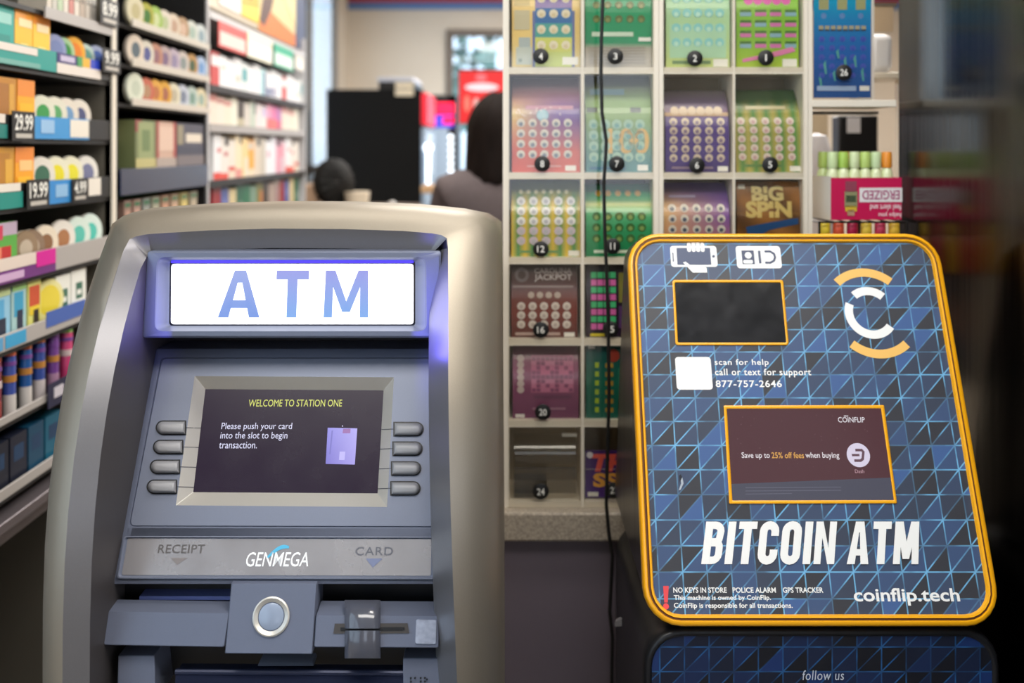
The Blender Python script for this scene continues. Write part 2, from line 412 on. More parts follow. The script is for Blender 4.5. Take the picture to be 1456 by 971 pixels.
def lettermat(mb, word, box, t, w):
    for ch, (x0, x1) in zip(word, box):
        fn = plbox(SP, x0, 384.5, x1, 451.5, -.0136)
        for p in letter(ch, w[ch], t[ch]):
            cs = []
            for q in p:
                k = min(1, max(0, q[1])); cs.append((118+(40*k), 152+20*k, 226+4*k) if ch == 'A' else (126+30*k, 172-12*k, 236-6*k))
            mb.face([fn(q[0]/w[ch], q[1]) for q in p], cs)
lettermat(let, 'ATM', [(309.5, 369), (391, 437.5), (460, 523.5)], {'A': .22, 'T': .215, 'M': .2}, {'A': .88, 'T': .70, 'M': .95})
let.build('sign_letters', print_mat('lit_letters', .4, emit=1.0), sgn, smooth=0, weld=False)
# blue light that leaks out of both ends of the sign
for x, ry in ((-.118, -math.pi/2), (-.392, math.pi/2)):
    area('sign_end_light', (x, 1.118 if x > -.2 else 1.135, 1.318), .10, .012, .16 if x > -.2 else .07, (.16, .14, 1.0), (0, ry, 0))
# --- fascia ----------------------------------------------------------
FP = PL(1.196, 1.255, .56)
fo = [(159.5, 830), (624, 830), (626, 496), (222, 496)]
fas = MB()
f0 = rloop(FP, fo, .002, 0)
fas.loft([[V3(p.x, p.y+.05, p.z) for p in f0], f0, rloop(FP, [(162.5, 827), (622.5, 827), (623.5, 499), (224, 499)], .003, .0015),
          rloop(FP, [(183, 749), (620.5, 750), (620, 508), (229, 508)], .006, .0015)], None, 0)
fas.face([FP.px(*p, .0015) for p in ((162.5, 827), (622.5, 827), (620.5, 751.5), (182, 750.5))], None, 0)
g_ = [rloop(FP, [(183, 749), (620.5, 750), (620, 508), (229, 508)], .006, .0015), rloop(FP, [(184, 748), (619.5, 749), (619, 509), (230, 509)], .006, .0), rloop(FP, [(185, 747), (618.5, 748), (618, 510), (231, 510)], .006, .0014)]
fas.loft(g_, None, 0)
scr_o = [(250, 718.4), (550.4, 720.8), (560, 536.4), (276.8, 534.6)]; scr_i = [(275, 699.5), (536.7, 701.2), (545.3, 555.2), (292.2, 553.5)]
fas.loft([g_[2], rloop(FP, scr_o, .0006, .0014)], None, 1)
fas.loft([rloop(FP, scr_o, .0006, .0014), rloop(FP, scr_i, .0006, -.0125)], None, 2)
fs = fas.build('fascia', [m_blue, m_blue2, m_cream], atm, smooth=30)
# screen with its picture
m_scr = bpy.data.materials.new('dim_screen'); m_scr.use_nodes = True
_b = m_scr.node_tree.nodes['Principled BSDF']; _b.inputs['Base Color'].default_value = lin((12, 10, 14)); _b.inputs['Roughness'].default_value = .22
_b.inputs['Emission Color'].default_value = lin((54, 40, 62)); _b.inputs['Emission Strength'].default_value = .6; _b.inputs['Specular IOR Level'].default_value = .25
_tc = m_scr.node_tree.nodes.new('ShaderNodeTexCoord'); _nz = m_scr.node_tree.nodes.new('ShaderNodeTexNoise'); _nz.inputs['Scale'].default_value = 18; _nz.inputs['Detail'].default_value = 6
_mr = m_scr.node_tree.nodes.new('ShaderNodeMapRange'); _mr.inputs['To Min'].default_value = .12; _mr.inputs['To Max'].default_value = .38
m_scr.node_tree.links.new(_tc.outputs['Object'], _nz.inputs['Vector']); m_scr.node_tree.links.new(_nz.outputs['Fac'], _mr.inputs['Value']); m_scr.node_tree.links.new(_mr.outputs[0], _b.inputs['Roughness'])
so_ = rloop(FP, [(272, 702), (540, 704), (548, 553), (290, 551)], .0006, -.0145); si_ = rloop(FP, [(274, 700.5), (538, 702), (546.5, 554), (291.5, 552.5)], .0006, -.0123)
scr = MB().loft([so_, si_], None, 0, True, True).build('screen', m_scr, fs)
tx = MB()
text(tx, 'WELCOME TO STATION ONE', plbox(FP, 353, 568, 486, 578, -.0119), (214, 220, 92))
text(tx, 'Please push your card', plbox(FP, 314, 601, 414.5, 613, -.0119), (222, 222, 250))
text(tx, 'into the slot to begin', plbox(FP, 312.5, 614, 408, 626.5, -.0119), (222, 222, 250))
text(tx, 'transaction.', plbox(FP, 311, 628, 365, 637.5, -.0119), (222, 222, 250))
tx.build('screen_writing', LIT, scr, smooth=0, weld=False); tx = MB()
cq = [(463, 659.5), (504.5, 660.5), (508, 609), (466, 608)]
tx.face([FP.px(x, y, -.0119) for x, y in cq], [(120, 112, 205), (165, 155, 232), (176, 168, 240), (140, 135, 225)])
tx.face([FP.px(x, y, -.0117) for x, y in ((487, 616), (498, 616), (498.5, 609.5), (488, 609.5))], (150, 100, 170))
tx.face([FP.px(x, y, -.0117) for x, y in ((468, 646), (470, 646), (473.5, 612), (471.5, 612))], (116, 110, 196))
tx.face([FP.px(x, y, -.0117) for x, y in ((482, 654), (490, 654), (491, 642), (483, 642))], (190, 182, 246))
tx.face([FP.px(x, y, -.0119) for x, y in ((486, 606.4), (488, 606.4), (487, 604.2))], (210, 205, 240))

tx.build('card_picture', LIT, scr, smooth=0, weld=False)
# side keys and the lines that lead to the screen
def key(x, y, s):
    """capsule key, rounded towards s (-1 or 1)"""
    pl = FP; hx, hy = 20.5, 8.6
    def loop(e, d):
        out = []
        cx = x+s*(hx-hy-1)
        pts = [(x-s*hx+s*e, y+hy-e), (x-s*hx+s*e, y-hy+e)] if s > 0 else [(x+hx-e, y-hy+e), (x+hx-e, y+hy-e)]
        for k in range(11):
            a = math.radians(-90+18*k) if s > 0 else math.radians(90+18*k)
            pts.append((cx+(hy-e)*math.cos(a), y+(hy-e)*math.sin(a)))
        return [pl.px(px_, py_, d) for px_, py_ in pts]
    k = MB().loft([loop(0, .0014), loop(0, .0035), loop(1.2, .0062), loop(3.2, .0080), loop(5.6, .0086)], None, 0, False, True).build('side_key', m_key, fs, smooth=60)
    MB().loft([loop(-1.8, .0012), loop(-1.8, .0020), loop(.2, .0020)], None, 0, True, True).build('key_surround', m_black, k)
KL = [(242.5, 608), (238.5, 635.5), (234, 663.7), (229.7, 692)]; KR = [(581.5, 610), (580, 637.8), (578, 666), (577, 694.3)]
for x, y in KL: key(x, y, -1)
for x, y in KR: key(x, y, 1)
def guide(x0, y, xo, xi):
    m_ = mat('engraved_line', (52, 54, 62), .6); g = MB(); yi = y+.6
    g.face([FP.px(*p, .0017) for p in ((x0, y-.45), (xo, y-.45), (xo, y+.45), (x0, y+.45))])
    g.face([FP.px(xo, y-.45, .0018), FP.px(xi, yi-.4, -.0118), FP.px(xi, yi+.4, -.0118), FP.px(xo, y+.45, .0018)])
    g.build('guide_line', m_, fs, smooth=0)
for x, y in KL: guide(x+21, y, 276.8-26.8*(y-534.6)/183.8, 292.2-17.2*(y-553.5)/146)
for x, y in KR: guide(x-21, y, 560-9.6*(y-536.4)/184.4, 545.3-8.6*(y-555.2)/146)
# name strip
sto = [(166, 822.5), (618, 823.5), (618, 763), (175.5, 762)]; sti = [(173, 817.5), (612.5, 818.5), (613.5, 766.5), (182, 765.5)]
MB().loft([rloop(FP, sto, .004, .0016), rloop(FP, sto, .004, .0042), rloop(FP, [(168, 821), (616, 822), (616, 764.2), (177, 763.2)], .004, .0046), rloop(FP, sti, .002, .0005)], None, 0, True).build('strip_frame', m_blue2, fs)
m_strip = mat('brushed_strip', (168, 165, 168), .26, .6, noise=.03, nscale=22)
st = MB().loft([rloop(FP, sti, .002, .0018), rloop(FP, sti, .002, .0022)], None, 0, True, True).build('name_strip', m_strip, fs)
sw = MB(); D_ = .0026
text(sw, 'RECEIPT', plbox(FP, 224, 774, 290, 786.5, D_), (84, 80, 80), bold=.006, space=1.05)
sw.face([FP.px(*p, D_) for p in ((243, 793), (267, 793), (251.5, 803))], (122, 116, 116))
sw.build('receipt_lettering', PRINT, st, smooth=0, weld=False); sw = MB()
text(sw, 'CARD', plbox(FP, 505, 777.5, 558.5, 789.5, D_), (86, 88, 98), bold=.006, space=1.1)
sw.face([FP.px(*p, D_) for p in ((520, 794), (544, 794), (530, 807))], (108, 116, 146))
sw.build('card_lettering', PRINT, st, smooth=0, weld=False); sw = MB()
text(sw, 'GENMEGA', plbox(FP, 349, 785, 438, 805.5, D_), (236, 238, 240), bold=.004, shear=.16, space=.98)
arc_o = [(379+ (411-379)*t, 792-17.5*math.sin(math.pi*.5*min(1, t*1.25))+ (1.5*max(0, t-.8)*5)) for t in [k/10 for k in range(11)]]
arc_i = [(379+ (411-379)*t+2.6*(1-t), 793.5-13.5*math.sin(math.pi*.5*min(1, t*1.2))+(-1.2*max(0, t-.6))) for t in [k/10 for k in range(11)]]
for k in range(10): sw.face([FP.px(*p, D_) for p in (arc_o[k], arc_o[k+1], arc_i[k+1], arc_i[k])], (74, 168, 204))
sw.build('maker_logo', PRINT, st, smooth=0, weld=False)
# --- lower modules ---------------------------------------------------
MP = PL(1.065, 1.033, .38)
def module(q, top_dy, depth, d=0.0, r=.0015):
    """front face picture quad (bl, br, tr, tl) on MP, sloped top reaching back"""
    f = rloop(MP, q, r, d, 3); mb = MB()
    bk = []
    for p in f:
        hi = p.z > (MP.px(q[0][0], (q[0][1]+q[3][1])/2, d)).z
        bk.append(V3(p.x, p.y+depth, p.z+(top_dy if hi else -.004)))
    f2 = rloop(MP, [(a+(1 if k in (0, 3) else -1), b+(1 if k > 1 else -1)) for k, (a, b) in enumerate(q)], r, d+.001, 3)
    return mb.loft([bk, f, f2], None, 0, True, True)
lm = module([(147, 917), (319, 920), (326, 871), (154, 868.5)], .002, .022, 0, .002).build('receipt_module', m_blue, atm)
MB().box(-.405, -.30, 1.082, 1.11, 1.0085, 1.0125).build('receipt_slot', mat('slot_blue', (84, 96, 150), .4), lm)
cm = module([(320, 929), (444, 930), (450.5, 829), (329, 829)], 0, .07, .0005, .001).build('centre_module', m_blue, atm)
kc = MP.px(386, 876.5, .001); N_ = MP.N
kn = MB().lathe(kc, N_, [(.0195, -.001), (.0195, .0025), (.018, .0032), (.0142, .0012), (.0136, -.002)], 32).build('lens_ring', m_cream, cm)
MB().lathe(kc, N_, [(.0136, -.001), (.0132, .0012), (.010, .0024), (.004, .0031), (.0005, .0033)], 28).build('lens', mat('blue_lens', (134, 146, 166), .25, coat=.4), kn)
rm = module([(446.5, 920), (624, 921), (624, 875), (449.5, 874)], .003, .026, 0, .002).build('card_module', m_blue, atm)
# card reader insert: bulged dark block with a slot
def crd(x, d): return [MP.px(x, y, dd) for y, dd in ((934, d-.02), (936, d*.6), (925, d*.9), (907, d), (896.5, d*1.02))], [MP.px(x, y, dd) for y, dd in ((893.5, d*1.02), (880, d*.95), (864, d*.55), (853, d*.1-.01))]
up, dn = [], []
for x, d in ((490, .002), (494, .008), (500, .012), (515, .014), (530, .012), (538, .008), (541, .002)):
    a, b = crd(x, d); up.append(a); dn.append(b)
rd = MB().grid(up).grid(dn).build('card_reader', mat('smoky_plastic', (72, 74, 84), .18, coat=.6), rm, smooth=50)
MB().face([MP.px(*p, .0018) for p in ((474, 901), (582, 900.5), (579.5, 886), (476, 886.5))]).build('slot_recess', mat('slot_dark', (62, 58, 56), .5), rd)
MB().loft([[MP.px(*p, .0022) for p in ((484, 896.5), (575, 896), (575, 891.5), (484, 892))], [MP.px(*p, .0028) for p in ((484, 896.5), (575, 896), (575, 891.5), (484, 892))]], None, 0, True, True).build('card_slot', m_black, rd)
MB().loft([rloop(MP, [(590, 915.5), (620, 916), (621, 881), (591.5, 880.5)], .002, .001), rloop(MP, [(590.5, 915), (619.5, 915.5), (620.5, 881.5), (592, 881)], .002, .003)], None, 0, True, True).build('indicator_window', mat('pale_window', (168, 176, 196), .12, .3, noise=.2, nscale=120), rm)
# under the modules
MB().box(-.4276, -.079, 1.10, 1.16, .2, 1.03).build('lower_panel', m_black, atm)
lowz = .964
MB().prism([P(166, 1000, 1.045), P(221, 1000, 1.045), P(219.5, 932, 1.056), P(168, 932, 1.056)], (0, .06, 0)).build('side_post', m_blue, atm, bevel=.001)
pr = MB().prism([P(573, 1000, 1.045), P(626, 1000, 1.045), P(625, 936, 1.056), P(573, 936, 1.056)], (0, .06, 0)).build('side_post', m_blue, atm, bevel=.001)
dots = MB()
for dx, dy in ((0, 0), (0, 5), (6, 0), (14, 5), (20, 0), (14, 0), (20, 5), (23, 2)): dots.lathe(P(584+dx, 964+dy, 1.0495), (0, -1, .2), [(.0011, 0), (.0009, .0006), (.0003, .0009)], 8)
dots.build('braille_dots', m_black, pr)
MB().tube([P(250, 955, 1.06), P(574, 957, 1.06)], .0035, 10).build('shutter_bar', mat('blue_black', (40, 46, 70), .35, .4), atm)
MB().prism([P(250, 957, 1.06), P(574, 959, 1.06), P(578, 1010, 1.02), P(246, 1008, 1.02)], (0, .02, 0)).build('cash_shutter', mat('blue_black', (40, 46, 70), .35, .4), atm)
MB().prism([P(366, 947, 1.07), P(446, 947, 1.07), P(444, 941, 1.075), P(369, 940.5, 1.075)], (0, .02, 0)).build('release_tab', m_blue2, atm, bevel=.0006)
MB().lathe(P(126, 972, 1.06), (0, -1, 0), [(.010, 0), (.0095, .004), (.006, .007), (.001, .008)], 16).build('status_light', mat('red_status', (150, 10, 14), .3, emit=(170, 8, 12), es=.8), atm)

# ================================================================ the blue panelled coin machine
m_gold = mat('amber_paint', (244, 172, 16), .32, coat=.3)
m_groove = mat('frame_groove', (96, 52, 8), .5)
m_steel = mat('dark_brushed_steel', (74, 72, 70), .30, .9, noise=.18, nscale=60, stretch=(1, 1, .02))
m_dark = mat('dark_body', (30, 31, 35), .35, .3)
def art_mat(name, dark, blue, linec, dim, rough):
    m = bpy.data.materials.new(name); m.use_nodes = True; nt = m.node_tree; b = nt.nodes['Principled BSDF']; L = nt.links
    def N(t, **k):
        n = nt.nodes.new(t)
        for a, v in k.items(): setattr(n, a, v)
        return n
    def mth(op, a, b_=None, c=None):
        n = N('ShaderNodeMath', operation=op)
        for i, q in enumerate((a, b_, c)):
            if q is None: continue
            if isinstance(q, (int, float)): n.inputs[i].default_value = q
            else: L.new(q, n.inputs[i])
        return n.outputs[0]
    uv = N('ShaderNodeUVMap', uv_map='UVMap'); sp = N('ShaderNodeSeparateXYZ'); L.new(uv.outputs[0], sp.inputs[0])
    cell = .0287; x = mth('DIVIDE', sp.outputs[0], cell); y = mth('DIVIDE', sp.outputs[1], cell)
    ix = mth('FLOOR', x); iy = mth('FLOOR', y); fx = mth('SUBTRACT', x, ix); fy = mth('SUBTRACT', y, iy)
    df = mth('SUBTRACT', fy, fx); tri = mth('GREATER_THAN', df, 0.0)
    cb = N('ShaderNodeCombineXYZ'); L.new(ix, cb.inputs[0]); L.new(iy, cb.inputs[1]); L.new(tri, cb.inputs[2])
    wn = N('ShaderNodeTexWhiteNoise', noise_dimensions='3D'); L.new(cb.outputs[0], wn.inputs['Vector'])
    r = N('ShaderNodeValToRGB'); L.new(wn.outputs['Value'], r.inputs[0]); r.color_ramp.interpolation = 'CONSTANT'
    e = r.color_ramp.elements; e[0].position = 0; e[0].color = lin(dark); e[1].position = .22; e[1].color = lin([dark[i]*.72+blue[i]*.28 for i in range(3)])
    for p, k in ((.40, .5), (.62, .75), (.86, 1.12)):
        q = e.new(p); q.color = lin([min(255, dark[i]*(1-k)+blue[i]*k) for i in range(3)])
    # distance to the three line families
    ax = mth('SUBTRACT', .5, mth('ABSOLUTE', mth('SUBTRACT', fx, .5))); ay = mth('SUBTRACT', .5, mth('ABSOLUTE', mth('SUBTRACT', fy, .5)))
    ad = mth('MULTIPLY', mth('ABSOLUTE', df), .707); mn = mth('MINIMUM', mth('MINIMUM', ax, ay), ad)
    lm = N('ShaderNodeMapRange'); L.new(mn, lm.inputs['Value']); lm.inputs['From Min'].default_value = .018; lm.inputs['From Max'].default_value = .034; lm.inputs['To Min'].default_value = 1; lm.inputs['To Max'].default_value = 0
    nz = N('ShaderNodeTexNoise'); nz.inputs['Scale'].default_value = 26; L.new(uv.outputs[0], nz.inputs['Vector'])
    br = N('ShaderNodeMapRange'); L.new(nz.outputs['Fac'], br.inputs['Value']); br.inputs['From Min'].default_value = .42; br.inputs['From Max'].default_value = .62; br.inputs['To Min'].default_value = dim; br.inputs['To Max'].default_value = 1.0
    fac = mth('MULTIPLY', lm.outputs[0], br.outputs[0])
    mx = N('ShaderNodeMix', data_type='RGBA'); L.new(fac, mx.inputs['Factor']); L.new(r.outputs[0], mx.inputs['A']); mx.inputs['B'].default_value = lin(linec); L.new(mx.outputs['Result'], b.inputs['Base Color'])
    b.inputs['Roughness'].default_value = rough; MATS[name] = m; return m
m_art = art_mat('triangle_artwork', (56, 57, 64), (66, 92, 138), (112, 176, 218), .22, .40)
m_art2 = art_mat('shaded_triangle_artwork', (14, 17, 28), (20, 44, 92), (34, 88, 140), .25, .45)  # same artwork darkened: the pedestal's shade is put into the colours
km = empty('coin_machine', (.361, 1.3, 0), 'leaning blue triangle-patterned machine with an amber rim and two dark windows', 'cash machine')
BP = PL(1.15, .9475, .414)
_, vtop = BP.uv(1100, 333); vb0 = 0.0; UL, UR = .1535, .5665
ur = lambda e, r=.042: rr(UL+e, vb0+e, UR-e, vtop-e, max(.004, r-e))
def yback(z):
    pts = [(.90, 1.49), (1.09, 1.49), (1.225, 1.44), (1.385, 1.352), (1.5, 1.34)]
    for (a, b), (c, d) in zip(pts, pts[1:]):
        if a <= z <= c: return b+(d-b)*(z-a)/(c-a)
    return 1.49 if z < 1 else 1.35
fl = uvloop(BP, ur(.001), -.006)
bl = [V3(p.x, max(yback(p.z), p.y+.006), p.z) for p in fl]; ml = [V3(p.x, p.y+.012, p.z) for p in fl]
MB().loft([fl, bl], None, 0, True, True).build('body', m_steel, km, smooth=30)
prof = [(0, -.010), (0, .002), (.0018, .005), (.0050, .0054), (.0060, .0032), (.0078, .0032), (.0086, .005), (.0110, .0046), (.0124, .0004)]
MB().loft([uvloop(BP, ur(e), d) for e, d in prof], None, lambda a, b: 1 if a in (4, 5) else 0).build('rim', [m_gold, m_groove], km, smooth=60)
# windows cut into the face
w1 = [(960.5, 490.5), (1121.5, 490.5), (1113.5, 398), (956, 398)]; w2 = [(1037, 716), (1275.5, 715.5), (1257, 576), (1029, 576.5)]
face = MB(); fu = ur(.0122); face.face([BP.at(u, v, .0006) for u, v in fu], None, 0, fu)
art = face.build('face_panel', m_art, km, smooth=0)
def framed(q, r, wpx, name, m_glass, em=None):
    qi = [(q[0][0]+wpx, q[0][1]-wpx), (q[1][0]-wpx, q[1][1]-wpx), (q[2][0]-wpx, q[2][1]+wpx), (q[3][0]+wpx, q[3][1]+wpx)]
    qm = [(q[0][0]+wpx*.5, q[0][1]-wpx*.5), (q[1][0]-wpx*.5, q[1][1]-wpx*.5), (q[2][0]-wpx*.5, q[2][1]+wpx*.5), (q[3][0]+wpx*.5, q[3][1]+wpx*.5)]
    fr = MB().loft([rloop(BP, q, r, .0004), rloop(BP, q, r, .0022), rloop(BP, qm, r*.8, .003), rloop(BP, qi, r*.6, .0022), rloop(BP, qi, r*.6, .0009)], None, 0).build(name+'_frame', m_gold, art, smooth=60)
    return MB().loft([rloop(BP, qi, r*.6, .0007), rloop(BP, qi, r*.6, .0012)], None, 0, True, True).build(name, m_glass, art), fr
m_cw = mat('dark_window', (26, 26, 29), .13, noise=.5, nscale=35, coat=.3)
framed(w1, .0035, 3.4, 'scanner_window', m_cw)
m_ds = mat('brown_screen', (20, 14, 15), .2, emit=(92, 60, 66), es=.8)
m_ds2 = mat('slate_screen', (20, 20, 24), .2, emit=(66, 66, 82), es=.55)
s2, _ = framed(w2, .0012, 4.4, 'display', m_ds)
sx = MB(); E_ = .0016
sx.face([BP.px(*p, .0014) for p in ((1041.5, 711.5), (1270.5, 711), (1266, 679), (1039, 688))], (68, 68, 84))  # grey-blue reflection painted as a lit band across the lower screen
text(sx, 'COINFLIP', plbox(BP, 1192, 593, 1230, 600.5, E_), (226, 222, 228), bold=.004)
sx.face([BP.px(*p, E_) for p in ((1200, 592), (1206, 592), (1206, 590.8), (1200, 590.8))], (226, 222, 228))
text(sx, 'Save up to', plbox(BP, 1055, 643, 1095, 653.5, E_), (232, 226, 230), bold=.006)
text(sx, '25% off fees', plbox(BP, 1097.5, 643, 1143.5, 651.5, E_), (222, 164, 78), bold=.008)
text(sx, 'when buying', plbox(BP, 1146, 643, 1194, 653.5, E_), (232, 226, 230), bold=.006)
cu_, cv_ = BP.uv(1220.5, 647, E_); cr = .0142
sx.face([BP.at(cu_+cr*math.cos(a), cv_+cr*math.sin(a), E_) for a in [2*math.pi*k/32 for k in range(32)]], (214, 206, 226))
dm = lambda a, b: BP.at(cu_+a*.0062, cv_+b*.0062, E_+.0002)
for p in stroke([(-.5, .95), (.75, .95), (1.05, .6), (.75, -.75), (.3, -1.05), (-.95, -1.05)], .5): sx.face([dm(*q) for q in p], (96, 66, 80))
for p in stroke([(-1.3, 0), (.2, 0)], .45): sx.face([dm(*q) for q in p], (96, 66, 80))
text(sx, 'Dash', plbox(BP, 1216, 667.5, 1229, 672.5, E_), (190, 150, 160))
for y, x1 in ((693, 1196), (697.5, 1196), (702, 1126)): sx.face([BP.px(*p, E_) for p in ((1060, y+1), (x1, y), (x1, y-1), (1060, y))], (96, 96, 112))
for k in range(34):
    x = 1040+random.random()*220; y = 585+random.random()*90
    sx.face([BP.px(*p, E_) for p in ((x, y), (x+.9, y+.2), (x+1, y-.8))], (126, 98, 104))
sx.build('display_writing_glare', LIT, s2, smooth=0, weld=False)
# printed marks on the face
def mark(name):
    global pm
    pm.build(name, PRINT, art, smooth=0, weld=False); pm = MB()
pm = MB(); G_ = .0011; WH = (240, 240, 238); AM = (240, 190, 104)
def ring(c, r0, r1, a0, a1, col, d=G_, n=26):
    for k in range(n):
        t0 = math.radians(a0+(a1-a0)*k/n); t1 = math.radians(a0+(a1-a0)*(k+1)/n)
        pm.face([BP.at(c[0]+r*math.cos(t), c[1]+r*math.sin(t), d) for r, t in ((r0, t0), (r1, t0), (r1, t1), (r0, t1))], col)
cc = BP.uv(1238.5, 444.5, G_)
ring((cc[0]-.0035, cc[1]), .0478, .0590, 50, 132, AM); ring((cc[0]+.005, cc[1]), .0478, .0590, 229, 311, AM)
ring((cc[0]-.0015, cc[1]), .0232, .0340, 47, 128, WH); ring(cc, .0232, .0340, 156, 322, WH)
def prr(x0, y0, x1, y1, r, col, d=G_):
    a = BP.uv(x0, y1, d); b = BP.uv(x1, y1, d); c = BP.uv(x1, y0, d); e = BP.uv(x0, y0, d)
    pm.face([BP.at(u, v, d) for u, v in rr((a[0]+e[0])/2, (a[1]+b[1])/2, (b[0]+c[0])/2, (c[1]+e[1])/2, r, 4)], col)
mark('logo')
# phone held by a hand
prr(953.5, 349.5, 1019.5, 379.5, .004, WH); prr(962.5, 352.5, 1010.5, 376.5, .001, (74, 84, 112), G_+.0002)
prr(956.3, 359, 957.8, 372, .0004, (74, 84, 112), G_+.0002); ring(BP.uv(1014.5, 364.5, G_), 0, .0019, 0, 360, (74, 84, 112), G_+.0002, 12)
for k in range(4): prr(976.8+k*6.4, 345-(1 if k in (1, 2) else 0), 982.4+k*6.4, 358, .0022, WH, G_+.0003)
pm.face([BP.px(*p, G_+.0003) for p in ((971, 373), (975, 372), (984, 379), (1004.5, 380), (1005.5, 387.5), (985, 387.5))], WH)
mark('phone_icon')
# identity card
prr(1047, 349.8, 1110.5, 381.5, .004, WH); DK = (70, 78, 104)
prr(1055, 356, 1072.5, 375.5, .0004, DK, G_+.0002)
ring(BP.uv(1063.8, 363, G_), 0, .0046, 0, 360, WH, G_+.0004, 14); prr(1057, 369.5, 1070.5, 374.6, .0018, WH, G_+.0004)
prr(1078.5, 356.5, 1081.8, 374.5, .0002, DK, G_+.0002)
idc = [BP.uv(x, y, G_) for x, y in ((1087, 357.5), (1095, 357.5), (1100.5, 361), (1102, 366), (1100.5, 370.5), (1095.5, 373.5), (1088, 373.5))]
for p in stroke(idc, .0028): pm.face([BP.at(q[0], q[1], G_+.0002) for q in p], DK)
mark('identity_icon')
prr(961, 507.5, 1012, 554, .004, WH)
mark('blank_sticker')
text(pm, 'scan for help', plbox(BP, 1016.5, 510.5, 1093.5, 521.5, G_), WH, bold=.016, space=1.12)
text(pm, 'call or text for support', plbox(BP, 1017, 524, 1154, 536.5, G_), WH, bold=.016, space=1.1)
text(pm, '877-757-2646', plbox(BP, 1018, 540.5, 1112, 550.5, G_), WH, bold=.016, space=1.1)
mark('help_lettering')
wd = {'B': .50, 'I': .2, 'T': .46, 'C': .49, 'O': .5, 'N': .52, 'A': .54, 'M': .64}
wx = BP.uv(997, 802, G_); wy = BP.uv(1316.5, 801, G_); wt = BP.uv(1150, 741.5, G_)
block_text(pm, 'BITCOIN ATM', lambda a, b, e: BP.at(wx[0]+(wy[0]-wx[0])*a, wx[1]+(wt[1]-wx[1])*b, G_+.0002+e), wd, .195, .075, .2, WH, 0, .24)
mark('title_lettering')
pm.face([BP.px(*p, G_) for p in ((944.5, 856.5), (949.5, 856.5), (950.8, 833), (943, 833))], (226, 74, 80)); ring(BP.uv(947, 862, G_), 0, .0034, 0, 360, (226, 74, 80), G_, 14)
mark('warning_mark')
text(pm, 'NO KEYS IN STORE', plbox(BP, 957.5, 835, 1033.5, 842.8, G_), WH, bold=.02)
text(pm, 'POLICE ALARM', plbox(BP, 1042, 835, 1103.5, 842.8, G_), WH, bold=.02)
text(pm, 'GPS TRACKER', plbox(BP, 1113.5, 835, 1171, 842.8, G_), WH, bold=.02)
text(pm, 'This machine is owned by CoinFlip.', plbox(BP, 958.5, 846, 1096.5, 855, G_), WH, bold=.018)
text(pm, 'CoinFlip is responsible for all transactions.', plbox(BP, 958.5, 857, 1127.5, 866.5, G_), WH, bold=.018)
mark('notice_lettering')
text(pm, 'coinflip.tech', plbox(BP, 1215.5, 836, 1366.5, 861, G_), WH, bold=.02)
mark('web_lettering')
pm.face([BP.px(*p, G_) for p in ((965, 697), (968, 696), (972, 687), (970, 678.5), (967.5, 681), (968.5, 687))], (168, 178, 190))
pm.face([BP.px(*p, G_) for p in ((966.5, 686), (970, 679), (968, 674), (965.5, 676.5))], (24, 28, 40))
mark('scuff')
# pedestal
DP = PL(1.16, 0, 0); pr_ = lambda e: rr(.1535+e, .0+e, .5685-e, .9405-e, .045-e)
pf = [(.002, -.330), (0, -.02), (0, -.004), (.002, .001), (.005, .003), (.0085, .002), (.0095, 0)]
MB().loft([[DP.at(u, v, d) for u, v in pr_(e)] for e, d in pf], None, 0, True).build('pedestal', m_dark, km, smooth=50)
pa = pr_(.0094); pda = MB(); pda.face([DP.at(u, v, .0002) for u, v in pa], None, 0, pa); pdo = pda.build('pedestal_panel', m_art2, km, smooth=0)
ft = MB(); text(ft, 'follow us', plbox(DP, 1141, 953, 1200, 967, .0008), (196, 202, 214), shear=.12, bold=.002, space=1.08); ft.build('pedestal_writing', PRINT, pdo, smooth=0, weld=False)
MB().prism([P(874, 884, 1.42), P(884, 880, 1.40), P(884, 890, 1.40), P(874, 891, 1.42)], (.004, .01, 0)).build('cable_clip', mat('grey_clip', (150, 150, 155), .4), km)

# ================================================================ steel cold cabinet with a mirror-like side
m_mirror = mat('smoked_steel', (74, 71, 66), .19, 1.0, noise=.10, nscale=90, stretch=(1, 1, .015))
sc = empty('steel_cabinet', (.98, 1.15, 0), 'tall dark brushed steel cabinet standing beside the blue machine, mirroring the counter', 'cabinet')
MB().box(.622, 1.34, .72, 1.604, .03, 2.3).build('cabinet_body', m_mirror, sc, bevel=.003)
MB().box(.64, 1.32, .76, 1.58, 0, .03).build('plinth', m_black, sc)

# ================================================================ counter, ticket dispensers, cable
m_stone = mat('speckled_stone', (168, 156, 140), .45, noise=.28, nscale=260)
m_plum = mat('plum_laminate', (112, 102, 112), .5, noise=.05, nscale=6)
ct = empty('counter', (.3, 1.8, 0), 'shop counter with a speckled stone top and plum grey front between the two machines', 'counter')
MB().prism([(-.035, 1.532, .893), (.62, 1.532, .893), (.62, 1.62, .893), (1.1, 1.62, .893), (1.1, 2.35, .893), (-.035, 2.35, .893)], (0, 0, .045)).build('countertop', m_stone, ct, bevel=.004)
MB().box(.66, 1.06, 1.66, 2.3, .09, .893).build('cabinet_body', m_plum, ct); MB().box(-.03, .618, 1.556, 2.3, .09, .893).build('front_panel', m_plum, ct)
MB().box(-.002, 1.05, 1.63, 2.28, 0, .09).build('kick_plate', m_black, ct)
m_case = mat('ivory_acrylic_edge', (236, 227, 211), .3)
m_back = mat('smoky_back_panel', (176, 162, 138), .4)
m_badge = mat('badge_black', (16, 16, 16), .45)
m_numeral = mat('badge_white', (240, 238, 230), .5)
YC = 1.553
CP = PL(YC, 0, 0)
def X_(px, Y=YC): return (px-HX)/F*Y
